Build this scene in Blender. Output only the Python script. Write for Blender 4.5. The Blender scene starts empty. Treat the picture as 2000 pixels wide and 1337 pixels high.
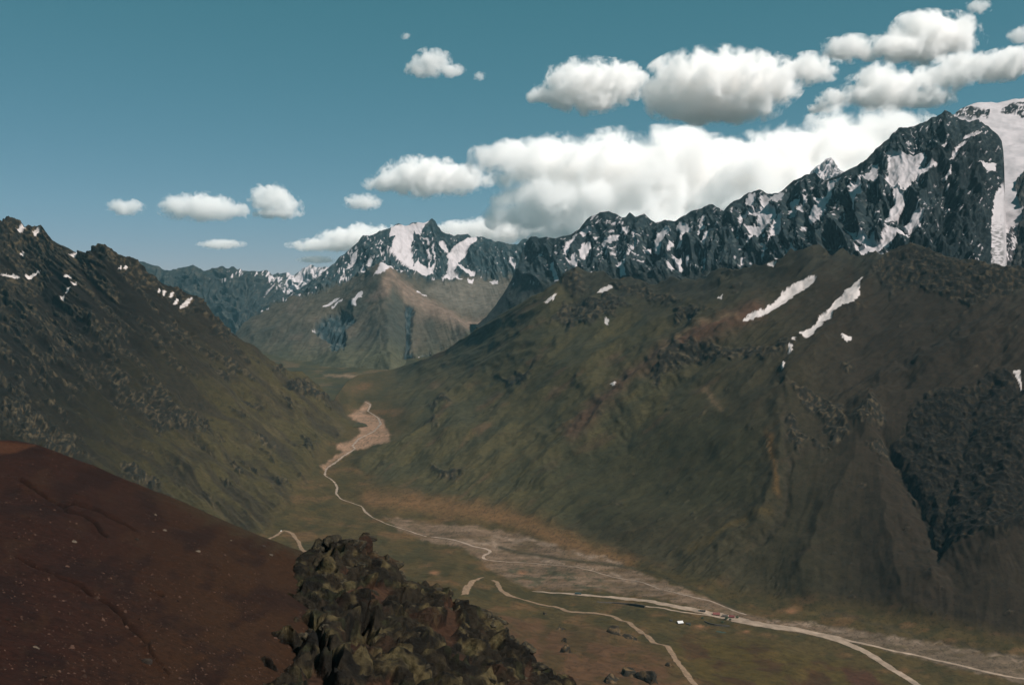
import bpy, bmesh, math, random
import numpy as np
from mathutils import Vector, Matrix

S = bpy.context.scene
C = S.collection
random.seed(7)

# ------------------------------------------------------------------ camera, sky, sun, exposure
F = 35.0 / 36.0 * 2000.0            # focal length in pixels of the 2000 px wide photograph
HORIZON = 560.0                     # row of eye level in the photograph
PITCH = -math.atan((668.5 - HORIZON) / F)
CAM = np.array((0.0, 0.0, 650.0))
SUN_AZ, SUN_EL = math.radians(116), math.radians(52)

cam = bpy.data.cameras.new('camera')
camo = bpy.data.objects.new('camera', cam)
C.objects.link(camo)
S.camera = camo
cam.sensor_width = 36.0
cam.lens = 35.0
cam.clip_start = 1.0
cam.clip_end = 200000.0
camo.location = CAM
camo.rotation_euler = (math.pi / 2 + PITCH, 0, 0)

world = bpy.data.worlds.new('World')
S.world = world
world.use_nodes = True
wt = world.node_tree
sky = wt.nodes.new('ShaderNodeTexSky')
sky.sky_type = 'NISHITA'
sky.sun_disc = False
sky.sun_elevation = SUN_EL
sky.sun_rotation = SUN_AZ
sky.altitude = 3800
sky.air_density = 1.0
sky.dust_density = 0.3
sky.ozone_density = 1.0
# the print's response to the sky: one curve per colour, the same in every direction
sepc = wt.nodes.new('ShaderNodeSeparateColor')
comb = wt.nodes.new('ShaderNodeCombineColor')
wt.links.new(sky.outputs[0], sepc.inputs[0])
for ch, (gain, power) in enumerate(((0.467, 1.0), (0.424, 0.50), (0.508, 0.71))):
    p1 = wt.nodes.new('ShaderNodeMath')
    p1.operation = 'POWER'
    p1.inputs[1].default_value = power
    p2 = wt.nodes.new('ShaderNodeMath')
    p2.operation = 'MULTIPLY'
    p2.inputs[1].default_value = gain * 10 ** (1 - power)
    wt.links.new(sepc.outputs[ch], p1.inputs[0])
    wt.links.new(p1.outputs[0], p2.inputs[0])
    wt.links.new(p2.outputs[0], comb.inputs[ch])
bg = wt.nodes['Background']
wt.links.new(comb.outputs[0], bg.inputs[0])
bg.inputs[1].default_value = 0.068

sun_d = Vector((math.sin(SUN_AZ) * math.cos(SUN_EL), math.cos(SUN_AZ) * math.cos(SUN_EL), math.sin(SUN_EL)))
sl = bpy.data.lights.new('sun', 'SUN')
sl.energy = 5.0
sl.angle = math.radians(0.5)
sl.color = (1.0, 0.93, 0.87)
so = bpy.data.objects.new('sun', sl)
C.objects.link(so)
so.rotation_euler = sun_d.to_track_quat('Z', 'Y').to_euler()

S.view_settings.view_transform = 'Standard'
S.view_settings.look = 'None'
S.view_settings.gamma = 1.0
S.view_settings.exposure = 0.45
S.cycles.use_denoising = True
S.cycles.max_bounces = 24
S.cycles.volume_bounces = 24
S.cycles.diffuse_bounces = 3
S.cycles.glossy_bounces = 2
S.cycles.volume_max_steps = 256
S.cycles.volume_step_rate = 0.9

# ------------------------------------------------------------------ pixel <-> place
cp, sp = math.cos(PITCH), math.sin(PITCH)


def W(px, row, Y):
    """the point seen at a pixel of the photograph at Y metres in front of the camera"""
    px, row, Y = np.broadcast_arrays(np.asarray(px, float), np.asarray(row, float), np.asarray(Y, float))
    dx = (px - 1000.0) / F
    dv = -(row - 668.5) / F
    dy = cp - sp * dv
    dz = sp + cp * dv
    k = Y / dy
    return np.stack([dx * k, Y, CAM[2] + dz * k], -1)


def YZ(px, row, Z):
    """distance at which the line of sight meets height Z"""
    dv = -(row - 668.5) / F
    return (Z - CAM[2]) / (sp + cp * dv) * (cp - sp * dv)


# ------------------------------------------------------------------ noise
rng = np.random.RandomState(5)
PERM = rng.permutation(256).astype(np.int32)
PERM = np.concatenate([PERM, PERM, PERM])
_g = rng.normal(size=(256, 3)).astype(np.float32)
_g /= np.linalg.norm(_g, axis=1)[:, None]
GX, GY, GZ = _g[:, 0].copy(), _g[:, 1].copy(), _g[:, 2].copy()


def noise3(x, y, z=0.0):
    x, y, z = np.broadcast_arrays(np.asarray(x, np.float32), np.asarray(y, np.float32), np.asarray(z, np.float32))
    xi, yi, zi = np.floor(x), np.floor(y), np.floor(z)
    fx, fy, fz = x - xi, y - yi, z - zi
    xi = xi.astype(np.int32) & 255
    yi = yi.astype(np.int32) & 255
    zi = zi.astype(np.int32) & 255
    u = fx * fx * fx * (fx * (fx * 6 - 15) + 10)
    v = fy * fy * fy * (fy * (fy * 6 - 15) + 10)
    w = fz * fz * fz * (fz * (fz * 6 - 15) + 10)
    out = 0
    for i in (0, 1):
        a = PERM[xi + i]
        wu = u if i else 1 - u
        for j in (0, 1):
            b = PERM[a + yi + j]
            wv = wu * (v if j else 1 - v)
            for k in (0, 1):
                h = PERM[b + zi + k]
                out = out + wv * (w if k else 1 - w) * (GX[h] * (fx - i) + GY[h] * (fy - j) + GZ[h] * (fz - k))
    return out * 1.6


def noise2(x, y, s=0.0):
    """planar noise, half the cost"""
    x, y = np.broadcast_arrays(np.asarray(x, np.float32), np.asarray(y, np.float32))
    xi, yi = np.floor(x), np.floor(y)
    fx, fy = x - xi, y - yi
    xi = xi.astype(np.int32) & 255
    yi = yi.astype(np.int32) & 255
    o = int(s * 37) & 255
    u = fx * fx * fx * (fx * (fx * 6 - 15) + 10)
    v = fy * fy * fy * (fy * (fy * 6 - 15) + 10)
    out = 0
    for i in (0, 1):
        a = PERM[PERM[xi + i] + o]
        wu = u if i else 1 - u
        for j in (0, 1):
            h = PERM[a + yi + j]
            out = out + wu * (v if j else 1 - v) * (GX[h] * (fx - i) + GY[h] * (fy - j))
    return out * 2.0


def fbm2(x, y, o=4, s=0.0, gain=.5):
    r, a, f = 0, 1.0, 1.0
    for k in range(o):
        r = r + a * noise2(x * f, y * f, s + k)
        a *= gain
        f *= 2.03
    return r


def fbm3(p, sc, o=4, gain=.5):
    r, a, f = 0, 1.0, 1.0 / sc
    for k in range(o):
        r = r + a * noise3(p[..., 0] * f + 17 * k, p[..., 1] * f, p[..., 2] * f)
        a *= gain
        f *= 2.03
    return r


def ridged2(x, y, o=4, s=0.0, gain=.5):
    r, a, f = 0, 1.0, 1.0
    for k in range(o):
        n = 1 - np.abs(noise2(x * f, y * f, s + k)) * 1.6
        r = r + a * n
        a *= gain
        f *= 2.03
    return r - .9


def ridged3(p, sc, o=4, gain=.5):
    r, a, f = 0, 1.0, 1.0 / sc
    for k in range(o):
        n = 1 - np.abs(noise3(p[..., 0] * f + 31 * k, p[..., 1] * f, p[..., 2] * f)) * 1.7
        r = r + a * n
        a *= gain
        f *= 2.03
    return r - .9


def sst(x, a, b):
    t = np.clip((x - a) / (b - a), 0, 1)
    return t * t * (3 - 2 * t)


def worley(p, sc):
    """distance to nearest and second nearest cell point"""
    q = p / sc
    ci = np.floor(q).astype(np.int32)
    f1 = np.full(q.shape[:-1], 9.0)
    f2 = f1.copy()
    idv = np.zeros(q.shape[:-1])
    for dx in (-1, 0, 1):
        for dy in (-1, 0, 1):
            for dz in (-1, 0, 1):
                c = ci + np.array((dx, dy, dz))
                h = PERM[PERM[PERM[c[..., 0] & 255] + (c[..., 1] & 255)] + (c[..., 2] & 255)]
                pt = c + .5 + .42 * np.stack([GX[h], GY[h], GZ[h]], -1)
                d = np.sqrt(((pt - q) ** 2).sum(-1))
                near = d < f1
                f2 = np.where(near, f1, np.minimum(f2, d))
                idv = np.where(near, h / 255.0, idv)
                f1 = np.where(near, d, f1)
    return f1, f2, idv


# ------------------------------------------------------------------ helpers for shapes given by outlines
def pl(pts, x):
    pts = sorted(pts)
    return np.interp(x, [p[0] for p in pts], [p[1] for p in pts])


def tps(ctrl):
    """thin plate spline of log distance over the picture"""
    c = np.array(ctrl, float)
    q = c[:, :2] / 1000.0
    v = np.log(c[:, 2])
    n = len(q)

    def U(r2):
        return np.where(r2 > 1e-12, r2 * np.log(np.maximum(r2, 1e-12)), 0)
    d2 = ((q[:, None] - q[None]) ** 2).sum(-1)
    A = np.zeros((n + 3, n + 3))
    A[:n, :n] = U(d2) + 2e-4 * np.eye(n)
    A[:n, n] = 1
    A[:n, n + 1:] = q
    A[n, :n] = 1
    A[n + 1:, :n] = q.T
    w = np.linalg.solve(A, np.concatenate([v, np.zeros(3)]))

    def f(px, row):
        x, y = np.asarray(px) / 1000.0, np.asarray(row) / 1000.0
        r = w[n] + w[n + 1] * x + w[n + 2] * y
        for i in range(n):
            r = r + w[i] * U((x - q[i, 0]) ** 2 + (y - q[i, 1]) ** 2)
        return np.exp(r)
    return f


def sd_poly(poly, X, Y):
    """signed distance to an outline, negative inside"""
    P = np.array(poly, float)
    d = np.full(X.shape, 1e9)
    s = np.zeros(X.shape, bool)
    for i in range(len(P)):
        a, b = P[i], P[(i + 1) % len(P)]
        e = b - a
        t = np.clip(((X - a[0]) * e[0] + (Y - a[1]) * e[1]) / max(e @ e, 1e-9), 0, 1)
        d = np.minimum(d, (X - a[0] - t * e[0]) ** 2 + (Y - a[1] - t * e[1]) ** 2)
        c = (a[1] > Y) != (b[1] > Y)
        if abs(e[1]) > 1e-9:
            s ^= c & (X < a[0] + (Y - a[1]) / e[1] * e[0])
    d = np.sqrt(d)
    return np.where(s, -d, d)


def sd_line(line, X, Y):
    P = np.array(line, float)
    d = np.full(X.shape, 1e9)
    for i in range(len(P) - 1):
        a, b = P[i][:2], P[i + 1][:2]
        e = b - a
        t = np.clip(((X - a[0]) * e[0] + (Y - a[1]) * e[1]) / max(e @ e, 1e-9), 0, 1)
        d = np.minimum(d, (X - a[0] - t * e[0]) ** 2 + (Y - a[1] - t * e[1]) ** 2)
    return np.sqrt(d)


def region(fn, shape, X, Y, pad=40):
    """evaluate an outline only near it"""
    P = np.array(shape, float)
    m = (X > P[:, 0].min() - pad) & (X < P[:, 0].max() + pad) & (Y > P[:, 1].min() - pad) & (Y < P[:, 1].max() + pad)
    out = np.full(X.shape, 999.0)
    if m.any():
        out[m] = fn(shape, X[m], Y[m])
    return out


def lin(r, g, b):
    return np.array([((c / 255 + .055) / 1.055) ** 2.4 if c > 10 else c / 255 / 12.92 for c in (r, g, b)])


def mixc(col, c2, m):
    return col + (np.asarray(c2) - col) * m[..., None]


# ------------------------------------------------------------------ materials
def terrain_mat(name, rough=.95, var_scale=.05, var=.25, bump_scale=.1, bump=.4, dist=1.0, spec=.1):
    m = bpy.data.materials.new(name)
    m.use_nodes = True
    t = m.node_tree
    b = t.nodes['Principled BSDF']
    b.inputs['Roughness'].default_value = rough
    b.inputs['Specular IOR Level'].default_value = spec
    at = t.nodes.new('ShaderNodeAttribute')
    at.attribute_name = 'Col'
    geo = t.nodes.new('ShaderNodeNewGeometry')
    n1 = t.nodes.new('ShaderNodeTexNoise')
    n1.inputs['Scale'].default_value = var_scale
    n1.inputs['Detail'].default_value = 6
    n1.inputs['Roughness'].default_value = .62
    t.links.new(geo.outputs['Position'], n1.inputs['Vector'])
    mr = t.nodes.new('ShaderNodeMapRange')
    mr.inputs[1].default_value = .3
    mr.inputs[2].default_value = .7
    mr.inputs[3].default_value = 1 - var
    mr.inputs[4].default_value = 1 + var
    t.links.new(n1.outputs['Fac'], mr.inputs[0])
    mx = t.nodes.new('ShaderNodeMix')
    mx.data_type = 'RGBA'
    mx.blend_type = 'MULTIPLY'
    mx.inputs[0].default_value = 1
    t.links.new(at.outputs['Color'], mx.inputs[6])
    t.links.new(mr.outputs[0], mx.inputs[7])
    t.links.new(mx.outputs[2], b.inputs['Base Color'])
    n2 = t.nodes.new('ShaderNodeTexNoise')
    n2.inputs['Scale'].default_value = bump_scale
    n2.inputs['Detail'].default_value = 8
    n2.inputs['Roughness'].default_value = .65
    t.links.new(geo.outputs['Position'], n2.inputs['Vector'])
    bp = t.nodes.new('ShaderNodeBump')
    bp.inputs['Strength'].default_value = bump
    bp.inputs['Distance'].default_value = dist
    t.links.new(n2.outputs['Fac'], bp.inputs['Height'])
    t.links.new(bp.outputs[0], b.inputs['Normal'])
    return m


def speckle(m, scale, lo, hi, strength):
    """small dark tufts and stones on a ground material"""
    t = m.node_tree
    b = t.nodes['Principled BSDF']
    src = b.inputs['Base Color'].links[0].from_socket
    geo = t.nodes.new('ShaderNodeNewGeometry')
    n = t.nodes.new('ShaderNodeTexNoise')
    n.inputs['Scale'].default_value = scale
    n.inputs['Detail'].default_value = 3
    n.inputs['Roughness'].default_value = .7
    t.links.new(geo.outputs['Position'], n.inputs['Vector'])
    r = t.nodes.new('ShaderNodeMapRange')
    r.inputs[1].default_value = lo
    r.inputs[2].default_value = hi
    r.inputs[3].default_value = 1.0 + strength * .25
    r.inputs[4].default_value = 1.0 - strength
    t.links.new(n.outputs['Fac'], r.inputs[0])
    x = t.nodes.new('ShaderNodeMix')
    x.data_type = 'RGBA'
    x.blend_type = 'MULTIPLY'
    x.inputs[0].default_value = 1
    t.links.new(src, x.inputs[6])
    t.links.new(r.outputs[0], x.inputs[7])
    t.links.new(x.outputs[2], b.inputs['Base Color'])


def plain_mat(name, col, rough=.8, noise=0.0, scale=1.0, metal=0.0, spec=.3):
    m = bpy.data.materials.new(name)
    m.use_nodes = True
    t = m.node_tree
    b = t.nodes['Principled BSDF']
    b.inputs['Roughness'].default_value = rough
    b.inputs['Metallic'].default_value = metal
    b.inputs['Specular IOR Level'].default_value = spec
    b.inputs['Base Color'].default_value = (*col, 1)
    if noise:
        geo = t.nodes.new('ShaderNodeNewGeometry')
        n1 = t.nodes.new('ShaderNodeTexNoise')
        n1.inputs['Scale'].default_value = scale
        n1.inputs['Detail'].default_value = 5
        t.links.new(geo.outputs['Position'], n1.inputs['Vector'])
        mr = t.nodes.new('ShaderNodeMapRange')
        mr.inputs[1].default_value = .3
        mr.inputs[2].default_value = .7
        mr.inputs[3].default_value = 1 - noise
        mr.inputs[4].default_value = 1 + noise
        t.links.new(n1.outputs['Fac'], mr.inputs[0])
        mx = t.nodes.new('ShaderNodeMix')
        mx.data_type = 'RGBA'
        mx.blend_type = 'MULTIPLY'
        mx.inputs[0].default_value = 1
        mx.inputs[6].default_value = (*col, 1)
        t.links.new(mr.outputs[0], mx.inputs[7])
        t.links.new(mx.outputs[2], b.inputs['Base Color'])
    return m


M_ROCKFAR = terrain_mat('far rock', var_scale=.02, var=.35, bump_scale=.03, bump=.7, dist=12)
M_GROUND = terrain_mat('valley turf', var_scale=.06, var=.3, bump_scale=.08, bump=.35, dist=2)
M_SNOW = terrain_mat('old snow', rough=.7, var_scale=.02, var=.08, bump_scale=.03, bump=.35, dist=5, spec=.25)
M_RED = terrain_mat('red scree', var_scale=.9, var=.4, bump_scale=1.6, bump=.8, dist=.25)
M_CRAG = terrain_mat('crag rock', var_scale=.7, var=.6, bump_scale=1.0, bump=1.0, dist=.9)


speckle(M_GROUND, .13, .54, .68, .4)
speckle(M_RED, 2.2, .55, .7, .4)

# ------------------------------------------------------------------ meshes
def grid_normals(P):
    du = np.gradient(P, axis=1)
    dv = np.gradient(P, axis=0)
    n = np.cross(du, dv)
    n /= np.linalg.norm(n, axis=-1)[..., None] + 1e-12
    n[n[..., 2] < 0] *= 1
    return n


def make_mesh(name, verts, quads, mat, col=None, normals=None):
    me = bpy.data.meshes.new(name)
    nv, nf, k = len(verts), len(quads), quads.shape[1]
    me.vertices.add(nv)
    me.vertices.foreach_set('co', np.ascontiguousarray(verts, np.float32).ravel())
    me.loops.add(nf * k)
    me.loops.foreach_set('vertex_index', np.ascontiguousarray(quads, np.int32).ravel())
    me.polygons.add(nf)
    me.polygons.foreach_set('loop_start', np.arange(0, nf * k, k, dtype=np.int32))
    me.update(calc_edges=True)
    me.polygons.foreach_set('use_smooth', np.ones(nf, bool))
    if col is not None:
        a = me.color_attributes.new('Col', 'FLOAT_COLOR', 'POINT')
        a.data.foreach_set('color', np.concatenate([col, np.ones((nv, 1))], 1).astype(np.float32).ravel())
    me.materials.append(mat)
    if normals is not None:
        me.normals_split_custom_set_from_vertices(np.ascontiguousarray(normals, np.float32))
    me.update()
    return me


def link(name, me, parent=None):
    o = bpy.data.objects.new(name, me)
    C.objects.link(o)
    o.parent = parent
    return o


def tag(o, label=None, cat=None, group=None, kind=None):
    if label:
        o['label'] = label
    if cat:
        o['category'] = cat
    if group:
        o['group'] = group
    if kind:
        o['kind'] = kind
    return o


LAND = .60        # exposure is half a stop up for the clouds; terrain colours scaled down to suit


class Sheet:
    """a piece of terrain: distance given over the picture, then real relief added along its normals"""

    def __init__(s, px0, px1, top, bot, ctrl, nx, ny, back=((150, 60), (500, 350), (1200, 900)), jag=0, jseed=0):
        s.px0, s.px1 = px0, px1
        px = np.linspace(px0, px1, nx)
        s.top = pl(top, px)
        if jag:
            s.top = s.top - jag * (fbm2(px / 22, 0 * px + 3.3, 4, jseed) * .8)
        s.bot = np.maximum(pl(bot, px), s.top + 3)
        t = np.linspace(0, 1, ny)[:, None]
        s.t = t
        s.PX = np.broadcast_to(px[None], (ny, nx)).copy()
        s.ROW = s.bot[None] + (s.top - s.bot)[None] * t
        f = tps(ctrl)
        s.Y = f(s.PX, s.ROW)
        s.P = W(s.PX, s.ROW, s.Y)
        s.nv = ny
        # the hidden far side falls away behind the crest
        ex = []
        for dy, dz in back:
            b = s.P[-1].copy()
            k = (b[:, 1] + dy) / b[:, 1]
            b[:, 0] *= k
            b[:, 1] *= k
            b[:, 2] -= dz
            ex.append(b)
        nb = len(ex)
        if nb:
            s.P = np.concatenate([s.P, np.array(ex)], 0)
            s.PX = np.concatenate([s.PX] + [s.PX[-1:]] * nb, 0)
            s.ROW = np.concatenate([s.ROW] + [s.ROW[-1:]] * nb, 0)
            s.t = np.concatenate([t, 1 + np.arange(1, nb + 1)[:, None] * .05], 0)
        s.N = grid_normals(s.P[:s.nv])
        s.N = np.concatenate([s.N, np.repeat(s.N[-1:], nb, 0)], 0)
        s.col = np.zeros(s.P.shape)
        s.reg = np.zeros(s.PX.shape, int)

    def displace(s, d):
        s.P = s.P + s.N * d[..., None]

    def at(s, px, row):
        """point of the finished surface at a pixel"""
        px, row = np.asarray(px, float), np.asarray(row, float)
        nx = s.PX.shape[1]
        u = np.clip((px - s.px0) / (s.px1 - s.px0) * (nx - 1), 0, nx - 1.001)
        i = u.astype(int)
        fu = u - i
        top = s.top[i] * (1 - fu) + s.top[i + 1] * fu
        bot = s.bot[i] * (1 - fu) + s.bot[i + 1] * fu
        v = np.clip((row - bot) / (top - bot) * (s.nv - 1), 0, s.nv - 1.001)
        j = v.astype(int)
        fv = v - j
        P = s.P
        fu, fv = fu[..., None], fv[..., None]
        return (P[j, i] * (1 - fu) + P[j, i + 1] * fu) * (1 - fv) + (P[j + 1, i] * (1 - fu) + P[j + 1, i + 1] * fu) * fv

    def build(s, parts):
        """parts: region id -> (name, material, parent id or None); one object per region"""
        h, w = s.PX.shape
        N = grid_normals(s.P)
        idx = np.arange(h * w).reshape(h, w)
        Q = np.stack([idx[:-1, :-1], idx[:-1, 1:], idx[1:, 1:], idx[1:, :-1]], -1).reshape(-1, 4)
        r = s.reg[:-1, :-1].reshape(-1)
        V, Nn, K = s.P.reshape(-1, 3), N.reshape(-1, 3), np.clip(s.col * LAND, .002, .95).reshape(-1, 3)
        objs = {}
        for rid, (name, mat, par) in parts.items():
            q = Q[r == rid]
            if len(q) < 4:
                continue
            u, inv = np.unique(q, return_inverse=True)
            me = make_mesh(name, V[u], inv.reshape(-1, 4), mat, K[u], Nn[u])
            objs[rid] = link(name, me, objs.get(par))
        return objs


def warp(px, row, a, sc, seed):
    return (px + a * fbm2(px / sc, row / sc, 3, seed), row + a * fbm2(px / sc, row / sc, 3, seed + 9))


# outlines read off the picture in enlarged crops: origin x, y and magnification
def zp(x0, y0, k, pts):
    return [(x0 + x / k, y0 + y / k) for x, y in pts]


K7 = 1950 / 700.0
# ------------------------------------------------------------------ THE FAR RANGES
SNOWC = lin(208, 200, 202)


def rock_colours(s, dark, light, seed, sc=9):
    v = fbm2(s.PX / sc, s.ROW / sc, 4, seed)
    s.col[:] = dark
    s.col = mixc(s.col, light, sst(v, -.2, .9))


def dust_snow(s, amount, seed, lean=.5, wa=5.0, wr=16.0):
    """thin snow caught in the ribs of the rock: amount 0..1"""
    a = s.PX + lean * s.ROW
    n = fbm2(a / wa, s.ROW / wr, 3, seed) + .5 * fbm2(s.PX / 30, s.ROW / 30, 2, seed + 4)
    m = sst(n, 1.0 - 1.6 * amount, 1.25 - 1.6 * amount)
    return np.where(amount > .01, m, 0)


def crest_fade(s, k=.3, w=.12):
    return k + (1 - k) * (1 - sst(s.t, 1 - w, 1.0)) + 0 * s.PX


def far_sheet(name, px0, px1, top, bot, Ytop, Ybot, nx, ny, amp, seed, snow, dark, light, jag):
    ctrl = []
    for x in np.linspace(px0, px1, 5):
        t, b = float(pl(top, x)), float(pl(bot, x))
        ctrl += [(x, t, Ytop), (x, (t + b) / 2, (Ytop * .45 + Ybot * .55)), (x, b + 2, Ybot)]
    s = Sheet(px0, px1, top, bot, ctrl, nx, ny, back=((400, 250), (1500, 1200)), jag=jag, jseed=seed)
    wpx, wrow = warp(s.PX, s.ROW, 22, 45, seed)
    rib = ridged2((wpx + .5 * wrow) / 34, wrow / 40, 5, seed)
    s.displace((amp * rib + amp * .5 * fbm3(s.P, amp * 5, 4)) * crest_fade(s))
    rock_colours(s, dark, light, seed)
    s.col = mixc(s.col, SNOWC, dust_snow(s, snow(s), seed + 2))
    o = s.build({0: (name, M_ROCKFAR, None)})[0]
    return tag(o, kind='structure')


DK, LT = lin(44, 50, 50), lin(84, 82, 76)
far_sheet('snowy_range', 380, 760, [(380, 545), (440, 522), (470, 530), (510, 540), (538, 537), (560, 535), (573, 537), (589, 526), (600, 522),
          (607, 518), (620, 521), (632, 521), (660, 516), (700, 525), (760, 540)], [(380, 640), (760, 640)], 14500, 13300, 260, 90, 70, 3.1,
          lambda s: np.clip(.62 + .25 * (s.PX > 560) - sst(s.ROW, 560, 620) * .4, 0, 1), DK, LT, 3)
far_sheet('blue_range', 160, 600, [(160, 520), (230, 512), (273, 512), (287, 514), (309, 520), (330, 527), (345, 525), (362, 522), (377, 519), (398, 527), (415, 524),
          (431, 519), (452, 523), (470, 522), (485, 530), (510, 530), (520, 526), (538, 545), (550, 561), (565, 585), (600, 620)], [(160, 690), (600, 700)], 11500, 10200, 330, 170, 60, 5.2,
          lambda s: .36 * sst(s.PX, 400, 450) * (1 - sst(s.ROW, 528, 560)) + .5 * (np.abs(s.PX - 545) < 22) * (1 - sst(s.ROW, 570, 582)), DK, lin(72, 72, 66), 3)
# the pale pyramid beyond the range
far_sheet('pyramid_peak', 1540, 1720, [(1540, 372), (1575, 345), (1590, 330), (1604, 322), (1615, 312), (1624, 310), (1632, 322), (1645, 335), (1680, 352), (1720, 372)],
          [(1540, 420), (1720, 420)], 10500, 9900, 120, 70, 60, 8.3, lambda s: .8 + 0 * s.PX, lin(110, 112, 114), lin(150, 148, 146), 2)

# ------------------------------------------------------------------ the snow dome and its hanging glacier at the right
top = [(1800, 245), (1840, 232), (1863, 223), (1876, 213), (1889, 206), (1900, 203), (1917, 199), (1946, 198), (1964, 197), (1982, 195), (2000, 193), (2060, 186), (2150, 205)]
bot = [(1800, 570), (2150, 570)]
s = Sheet(1800, 2150, top, bot, [(1800, 245, 6000), (1917, 199, 6200), (2000, 193, 6200), (2150, 205, 6100), (1900, 260, 5700), (2000, 270, 5500), (2150, 270, 5400),
          (1950, 350, 4900), (2050, 350, 4700), (1950, 450, 4300), (2000, 450, 4150), (2080, 430, 4000), (1960, 520, 3800), (2050, 540, 3500), (1850, 540, 3900), (2150, 540, 3300), (1850, 400, 4800)],
          230, 260, back=((400, 60), (1500, 500)), jag=2, jseed=2.2)
kz = 1416 / 360.0
tongue = zp(1640, 190, kz, [(880, -200), (1160, -200), (1420, -200), (2100, -200), (2100, 330), (1700, 420), (1416, 560), (1380, 620), (1345, 700), (1370, 800), (1405, 850), (1385, 950), (1350, 1080), (1350, 1190), (1300, 1300),
            (1190, 1300), (1150, 1100), (1120, 700), (1000, 300), (880, 170)])
icefall = zp(1640, 190, kz, [(1175, 985), (1360, 985), (1345, 1090), (1340, 1190), (1300, 1300), (1170, 1300), (1140, 1100)])
topbare = [zp(1640, 190, kz, [(1240, 100), (1300, 55), (1416, 30), (1600, 60), (1700, 160), (1500, 190), (1400, 160), (1330, 110), (1260, 125)]),
           zp(1640, 190, kz, [(890, 110), (960, 70), (1050, 75), (1165, 90), (1150, 150), (1060, 165), (960, 160), (900, 150)])]
wx, wy = warp(s.PX, s.ROW, 3.5, 12, 5.0)
sdt = region(sd_poly, tongue, wx, wy)
ins = sst(-sdt, -1, 1)
bare = sum(sst(-region(sd_poly, q, wx, wy), -1, 2) for q in topbare)
ice = sst(-region(sd_poly, icefall, wx, wy), -3, 6)
rough = np.clip(1 - ins + bare, 0, 1)
rib = ridged2((s.PX + .4 * s.ROW) / 22, s.ROW / 50, 5, 1.7)
s.displace(24 * rib * rough * crest_fade(s) + 14 * fbm3(s.P, 220, 4) * (1 - rough) + ice * 22 * ridged2(s.PX / 18, s.ROW / 7, 3, 6.6))
rock_colours(s, lin(30, 33, 34), lin(70, 70, 66), 4.4)
s.col = mixc(s.col, SNOWC, np.clip(ins * (1 - bare * (1 - dust_snow(s, .42 + 0 * s.PX, 9.1, wa=7, wr=7))), 0, 1))
s.col = mixc(s.col, lin(96, 98, 98), ice * sst(fbm2(s.PX / 16, s.ROW / 4.5, 3, 2.7), .05, .7) * .7)
s.reg[(ins > .5) & (bare < .5)] = 1
ob = s.build({0: ('snow_dome_mountain', M_ROCKFAR, None), 1: ('glacier', M_SNOW, 0)})
tag(ob[0], kind='structure')

# ------------------------------------------------------------------ the central peak, its cone and the cirque
top = [(380, 690), (430, 668), (459, 655), (486, 622), (533, 592), (562, 574), (587, 559), (615, 543), (633, 529), (651, 513), (673, 495), (694, 480), (709, 463), (734, 455), (763, 446),
       (780, 438), (806, 437), (820, 436), (827, 434), (836, 431), (843, 429), (850, 432), (856, 441), (870, 453), (885, 458), (899, 455), (913, 455), (924, 462), (935, 458), (953, 465), (974, 474), (990, 477),
       (1010, 479), (1021, 468), (1042, 464), (1071, 464), (1093, 467), (1160, 470), (1220, 480)]
bot = [(380, 745), (600, 745), (900, 735), (1000, 690), (1220, 640)]
ctrl = [(380, 690, 7000), (459, 660, 7300), (562, 574, 7750), (694, 480, 8050), (763, 446, 8150), (843, 429, 8250), (935, 459, 8350), (1010, 479, 8350), (1100, 470, 8200), (1220, 480, 7900),
        (640, 565, 7550), (700, 520, 7850), (748, 545, 7250), (800, 510, 7900), (862, 538, 7800), (950, 548, 7850), (1050, 545, 7650), (1200, 560, 7200),
        (745, 600, 6800), (752, 660, 6300), (757, 712, 5880), (757, 745, 5650), (600, 640, 6900), (600, 700, 6200), (600, 745, 5800), (500, 660, 7050), (460, 700, 6600), (380, 745, 6200), (680, 640, 6720), (680, 700, 6060),
        (820, 590, 7060), (830, 660, 6480), (860, 700, 6020), (900, 735, 5700), (900, 562, 7550), (920, 600, 7150), (980, 622, 6750), (900, 650, 6450), (1000, 565, 7450), (1050, 650, 6500), (1200, 640, 6300)]
s = Sheet(380, 1220, top, bot, ctrl, 620, 340, back=((300, 160), (1200, 900)), jag=3.5, jseed=6.6)
kd = 2000 / 280.0
Z6 = 1337 / 300.0
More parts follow.
